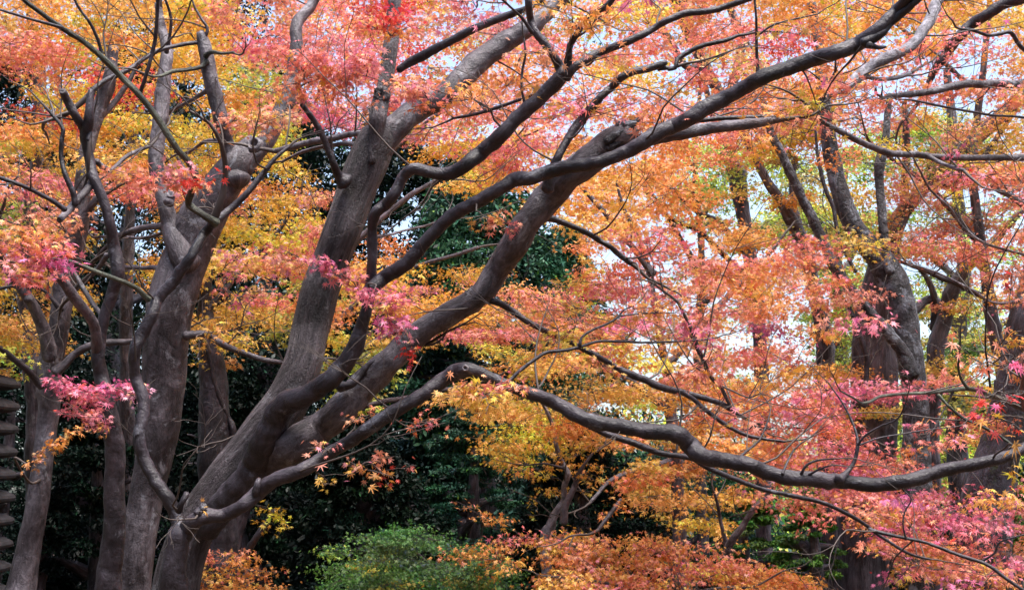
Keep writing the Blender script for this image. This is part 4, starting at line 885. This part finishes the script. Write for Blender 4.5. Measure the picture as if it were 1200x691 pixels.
for k in range(16):
    x, y = R.uniform(480, 770), R.uniform(-20, 135)
    E.pad(x, y, R.uniform(26, 44), R.uniform(4, 8), R.uniform(4.7, 5.6), R.choice('spsaa'), leaf=.045, lai=.7)
for k in range(14):
    x, y = R.uniform(800, 1010), R.uniform(20, 170)
    if abs(y - np.interp(x, [800, 870, 950, 1010], [145, 104, 70, 52])) > 22:
        E.pad(x, y, R.uniform(26, 44), R.uniform(4, 8), R.uniform(4.9, 5.6), R.choice('spaao'), leaf=.045, lai=.7)
for k in range(22):
    x, y = R.uniform(560, 1130), R.uniform(335, 520)
    if abs(y - np.interp(x, [560, 700, 800, 900, 1000, 1130], [436, 494, 515, 552, 566, 546])) > 26 and y < np.interp(x, [560, 700, 800, 900, 1000, 1130], [436, 494, 515, 552, 566, 546]):
        A.pad(x, y, R.uniform(28, 50), R.uniform(4, 8), R.uniform(5.0, 6.2), 'o' if x < 720 and R.random() < .6 else R.choice('spsa'), leaf=.045, lai=.7)
for k in range(16):
    x, y = R.uniform(980, 1210), R.uniform(560, 690)
    A.pad(x, y, R.uniform(26, 46), R.uniform(4, 8), R.uniform(5.2, 6.4), R.choice('pspsam'), leaf=.045, lai=.7)
for t, n in ((A, 45), (E, 65), (B, 30), (B2, 22), (C, 22), (T3, 60), (T7, 25), (Rr, 40), (T1, 20), (T2, 30), (T4, 35), (T5, 35), (L2, 15), (L5, 30), (YT, 10), (SY, 12)): t.bare = int(n * .55)
for t in Tree.all: t.finish()

# ------------------------------------------------------------------ evergreens and undergrowth
def evergreen(label, px, d, hw, top_py, code='e', name="evergreen_tree", cat="tree", leaf=0.075, n_clump=150, per=200, low=0.0, layered=False, trunk=True, bottom_py=None, squash=0.8):
    """dense crown of leaf clumps on a real trunk"""
    t = Tree(name, label, cat, px, d)
    top = P(px, top_py, d)[2]; rw = hw / FPX * d
    z0 = low if bottom_py is None else P(px, bottom_py, d)[2]
    h = top - z0
    if trunk:
        tp = 0.16 + 0.012 * top
        mb = MB(); n = 14
        zz = np.linspace(-0.15, top * 0.86, n)
        path = np.stack([t.base[0] + 0.12 * np.sin(zz * 0.9 + px), t.base[1] + 0.1 * np.cos(zz + px), zz], 1)
        tube(mb, path, np.linspace(tp, 0.03, n), 14, .05)
        for k in range(9):
            zb = R.uniform(max(0.3, z0), top * .75); a = R.uniform(0, 6.28)
            b = np.array([t.base[0], t.base[1], zb]); L = rw * R.uniform(.5, .85)
            e = b + np.array([math.cos(a) * L, math.sin(a) * L, R.uniform(.1, .5) * L])
            tube(mb, catmull(np.array([b, (b + e) / 2 + np.array([0, 0, .1 * L]), e]), .15), np.linspace(tp * .35, .01, len(catmull(np.array([b, (b + e) / 2, e]), .15))), 7, .05) if False else None
            pp = catmull(np.array([b, (b + e) / 2 + np.array([0, 0, .1 * L]), e]), .15)
            tube(mb, pp, np.linspace(tp * .35, .01, len(pp)), 7, .05)
        mb.build("trunk", [BARK_FAR], t.o, t.base, bark=True)
    mb = MB()
    for k in range(n_clump):
        u = rng.uniform(0, 1); a = rng.uniform(0, 6.28)
        prof = math.sin(math.pi * min(1, 0.12 + 0.88 * u) ** 0.8) ** 0.6 if trunk else math.sqrt(max(0.02, 1 - u ** 2))
        rr = rw * prof * rng.uniform(0.45, 1.0) ** 0.6 * (0.85 + 0.25 * math.sin(3 * a + px) * math.cos(7 * u + px))
        c = np.array([t.base[0] + math.cos(a) * rr, t.base[1] + math.sin(a) * rr, z0 + u * h])
        cr = rw * rng.uniform(.14, .26)
        n = int(per * rng.uniform(.6, 1.3))
        g = rng.normal(0, 1, (n, 3)); g /= np.linalg.norm(g, axis=1)[:, None]
        g *= rng.uniform(0.2, 1, (n, 1)) ** 0.5
        g = g * np.array([1, 1, .28 if layered else .55]) * cr
        outv = g + np.array([math.cos(a), math.sin(a), 0.1]) * cr * .6; outv /= np.linalg.norm(outv, axis=1)[:, None] + 1e-6
        col = leaf_colors(code, n, np.full(n, .6))
        add_leaves(mb, c + g, outv, leaf, col, 'oval', .25, .7)
    mb.build("crown", [EVERGREEN], t.o, t.base, col=True)
    return t
evergreen("tall dark evergreen at the far left edge behind the pagoda", -50, 17, 190, 30, n_clump=330, per=240)
evergreen("tall black-green evergreen behind the left hand trunks", 120, 19, 190, 30, n_clump=280)
evergreen("very tall dark evergreen rising out of the frame at upper left", 190, 22, 230, -190, n_clump=420, leaf=.095)
evergreen("dark evergreen with a rounded crown behind the shadowed dark trunk", 300, 17.5, 170, 70, n_clump=320, per=260)
evergreen("dark evergreen seen through the fork of the leaning maple", 440, 18, 150, 100, n_clump=340, per=280)
evergreen("blue-green evergreen under the big sinuous limb in the middle", 560, 16.5, 150, 150, 'g', n_clump=420, per=300)
evergreen("lower blue-green evergreen right of the long leaning limb", 665, 19, 95, 255, 'g', n_clump=260, per=280)
evergreen("round dark camellia bush in the deep shade below the leaning limbs", 420, 12.0, 110, 500, 'e', "camellia_bush", "bush", 0.058, 190, 200, trunk=True)
evergreen("layered blue-green shrub beneath the long low limb", 540, 12.8, 80, 478, 'g', "evergreen_shrub", "bush", 0.043, 150, 240, layered=True)
evergreen("dark shrub mass between the leaning grey-brown maple and the thick grey trunk", 95, 11.5, 90, 470, 'e', "evergreen_shrub", "bush", 0.058, 150, 200)
evergreen("dark shrub behind the stone pagoda", -20, 14, 110, 400, 'e', "evergreen_shrub", "bush", 0.058, 150, 200)
evergreen("dark undergrowth shrub right of the thick grey trunk", 265, 12.5, 90, 440, 'e', "evergreen_shrub", "bush", 0.058, 150, 200)
evergreen("dim shrub behind the small yellow maple", 680, 12.5, 110, 500, 'e', "evergreen_shrub", "bush", 0.050, 190, 220)
evergreen("green shrub behind the bare Y-forked sapling", 890, 12.5, 60, 572, 'b', "evergreen_shrub", "bush", 0.043, 110, 220, layered=True)
evergreen("cloud-layered green shrub below the long low limb at right", 950, 12, 55, 575, 'b', "evergreen_shrub", "bush", 0.043, 110, 220, layered=True)
evergreen("shrub with green leaves at the lower right corner", 1190, 11.0, 60, 550, 'b', "evergreen_shrub", "bush", 0.050, 100, 200)
evergreen("shaded evergreen bush behind the lower right trunks", 1040, 17, 120, 560, 'e', "evergreen_shrub", "bush", 0.065, 170, 200)
evergreen("yellow-green bush lit beyond the right hand trunks", 1130, 21, 110, 440, 'l', "sunlit_bush", "bush", 0.065, 150, 200)
evergreen("wide dark evergreen bush far behind the orange maple dome", 790, 20, 150, 530, 'g', "evergreen_shrub", "bush", 0.072, 190, 220)

def far_wood():
    mb = MB()
    for k in range(2200):
        a = rng.uniform(-0.62, 0.62); d = rng.uniform(32, 42)
        x, y = math.sin(a) * d, math.cos(a) * d
        hmax = 3.8 + 0.8 * math.sin(a * 23) + (5.5 if a < 0.02 else 0) + 0.6 * math.sin(a * 71)
        z = rng.uniform(0, 1) ** .8 * hmax; n = 60
        g = rng.normal(0, .5, (n, 3)) * np.array([1, 1, .6])
        add_leaves(mb, np.array([x, y, z]) + g, g / (np.linalg.norm(g, axis=1)[:, None] + 1e-6), .22, leaf_colors('e' if a < .05 else R.choice('gelb'), n, np.full(n, .6)), 'oval', .25, .7)
    o = mb.build("far_woodland", [EVERGREEN], col=True); o['kind'] = 'stuff'; o['label'] = "dim far woodland closing the view behind the trunks"
    # unseen ring of wood added beside and behind the camera to block sky light
    mb = MB()
    for k in range(2600):
        a = rng.uniform(0.75, 2 * math.pi - 0.62); d = rng.uniform(13, 19)
        x, y = math.sin(a) * d, math.cos(a) * d
        z = rng.uniform(0, 1) * (11 + 2 * math.sin(a * 9)); n = 40
        g = rng.normal(0, .7, (n, 3)) * np.array([1, 1, .6])
        add_leaves(mb, np.array([x, y, z]) + g, g / (np.linalg.norm(g, axis=1)[:, None] + 1e-6), .42, leaf_colors(R.choice('eeegl'), n, np.full(n, .6)), 'oval', .25, .7)
    o = mb.build("sky_blocking_woodland", [EVERGREEN], col=True); o['kind'] = 'stuff'; o['label'] = "unseen dark woodland ring added to block sky light"
far_wood()

# ------------------------------------------------------------------ stone pagoda at the left edge
def pagoda():
    d = 9.6
    base = P(-118, ground_py(d), d); base[2] = 0
    o = bpy.data.objects.new("stone_pagoda", None); COL.objects.link(o); o.location = base
    o.rotation_euler = (0, 0, math.radians(0))
    o['label'] = "weathered many-tiered stone pagoda with upturned eaves at the left edge"; o['category'] = "pagoda"
    m, t = new_mat("weathered_granite")
    tc = nodes(t, "ShaderNodeTexCoord")
    n1 = nodes(t, "ShaderNodeTexNoise"); n1.inputs['Scale'].default_value = 9; n1.inputs['Detail'].default_value = 8; n1.inputs['Roughness'].default_value = .7
    n2 = nodes(t, "ShaderNodeTexNoise"); n2.inputs['Scale'].default_value = 120; n2.inputs['Detail'].default_value = 2
    ra = nodes(t, "ShaderNodeValToRGB"); ra.color_ramp.elements[0].position = .3; ra.color_ramp.elements[0].color = (.025, .024, .026, 1); ra.color_ramp.elements[1].position = .7; ra.color_ramp.elements[1].color = (.11, .105, .115, 1)
    pb = nodes(t, "ShaderNodeBsdfPrincipled"); pb.inputs['Roughness'].default_value = .85
    bp = nodes(t, "ShaderNodeBump"); bp.inputs['Strength'].default_value = .4; bp.inputs['Distance'].default_value = .01
    out = nodes(t, "ShaderNodeOutputMaterial")
    t.links.new(tc.outputs['Object'], n1.inputs[0]); t.links.new(tc.outputs['Object'], n2.inputs[0])
    t.links.new(n1.outputs['Fac'], ra.inputs[0]); t.links.new(ra.outputs[0], pb.inputs['Base Color'])
    t.links.new(n2.outputs['Fac'], bp.inputs['Height']); t.links.new(bp.outputs[0], pb.inputs['Normal']); t.links.new(pb.outputs[0], out.inputs[0])
    def slab(mb, levels):
        """levels: list of (z, half width, corner lift) stacked square rings, closed at both ends"""
        N = 12; vs, qs = [], []
        for z, hw, lift in levels:
            ring = []
            for s in range(4):
                for k in range(N):
                    u = -1 + 2 * k / N
                    x, y = [(u, -1), (1, u), (-u, 1), (-1, -u)][s]
                    bulge = 1 + 0.05 * (abs(u) ** 3)
                    ring.append([x * hw * bulge, y * hw * bulge, z + lift * abs(u) ** 3])
            vs.append(np.array(ring))
        M = 4 * N
        vs = [vs[0] * np.array([.01, .01, 1])] + vs + [vs[-1] * np.array([.01, .01, 1])]
        for i in range(len(vs) - 1):
            a = i * M + np.arange(M); b = i * M + (np.arange(M) + 1) % M
            qs.append(np.stack([a, b, b + M, a + M], 1))
        mb.add(np.vstack(vs), np.vstack(qs), smooth=False)
    mb = MB(); slab(mb, [(-.1, .62, 0), (.16, .62, 0), (.18, .60, 0)]); slab(mb, [(.18, .50, 0), (.40, .50, 0), (.42, .48, 0)])
    mb.build("plinth", [m], o)
    mb = MB(); slab(mb, [(.42, .36, 0), (.80, .34, 0)]); mb.build("body", [m], o)
    pitch = 28.7 / FPX * d
    z = P(0, 748, d)[2] - .1
    hw = .535
    for i in range(13):
        mb = MB(); s = 1 - .004 * i
        w = hw * s
        slab(mb, [(z - .05, w * .70, 0), (z - .012, w * .74, .0), (z + .002, w * .90, .008), (z + .014, w * .985, .018), (z + .034, w * 1.0, .022), (z + .056, w * .985, .022), (z + .092, w * .90, .014), (z + .128, w * .76, 0)])
        mb.build("eave", [m], o)
        z += pitch
    mb = MB()
    zz = np.linspace(z - .06, z + .75, 40)
    rad = .07 + .03 * (np.sin(np.linspace(0, 14 * math.pi, 40)) > 0) - .045 * np.linspace(0, 1, 40)
    tube(mb, np.stack([0 * zz, 0 * zz, zz], 1), rad, 16, 0)
    mb.build("finial", [m], o)
pagoda()
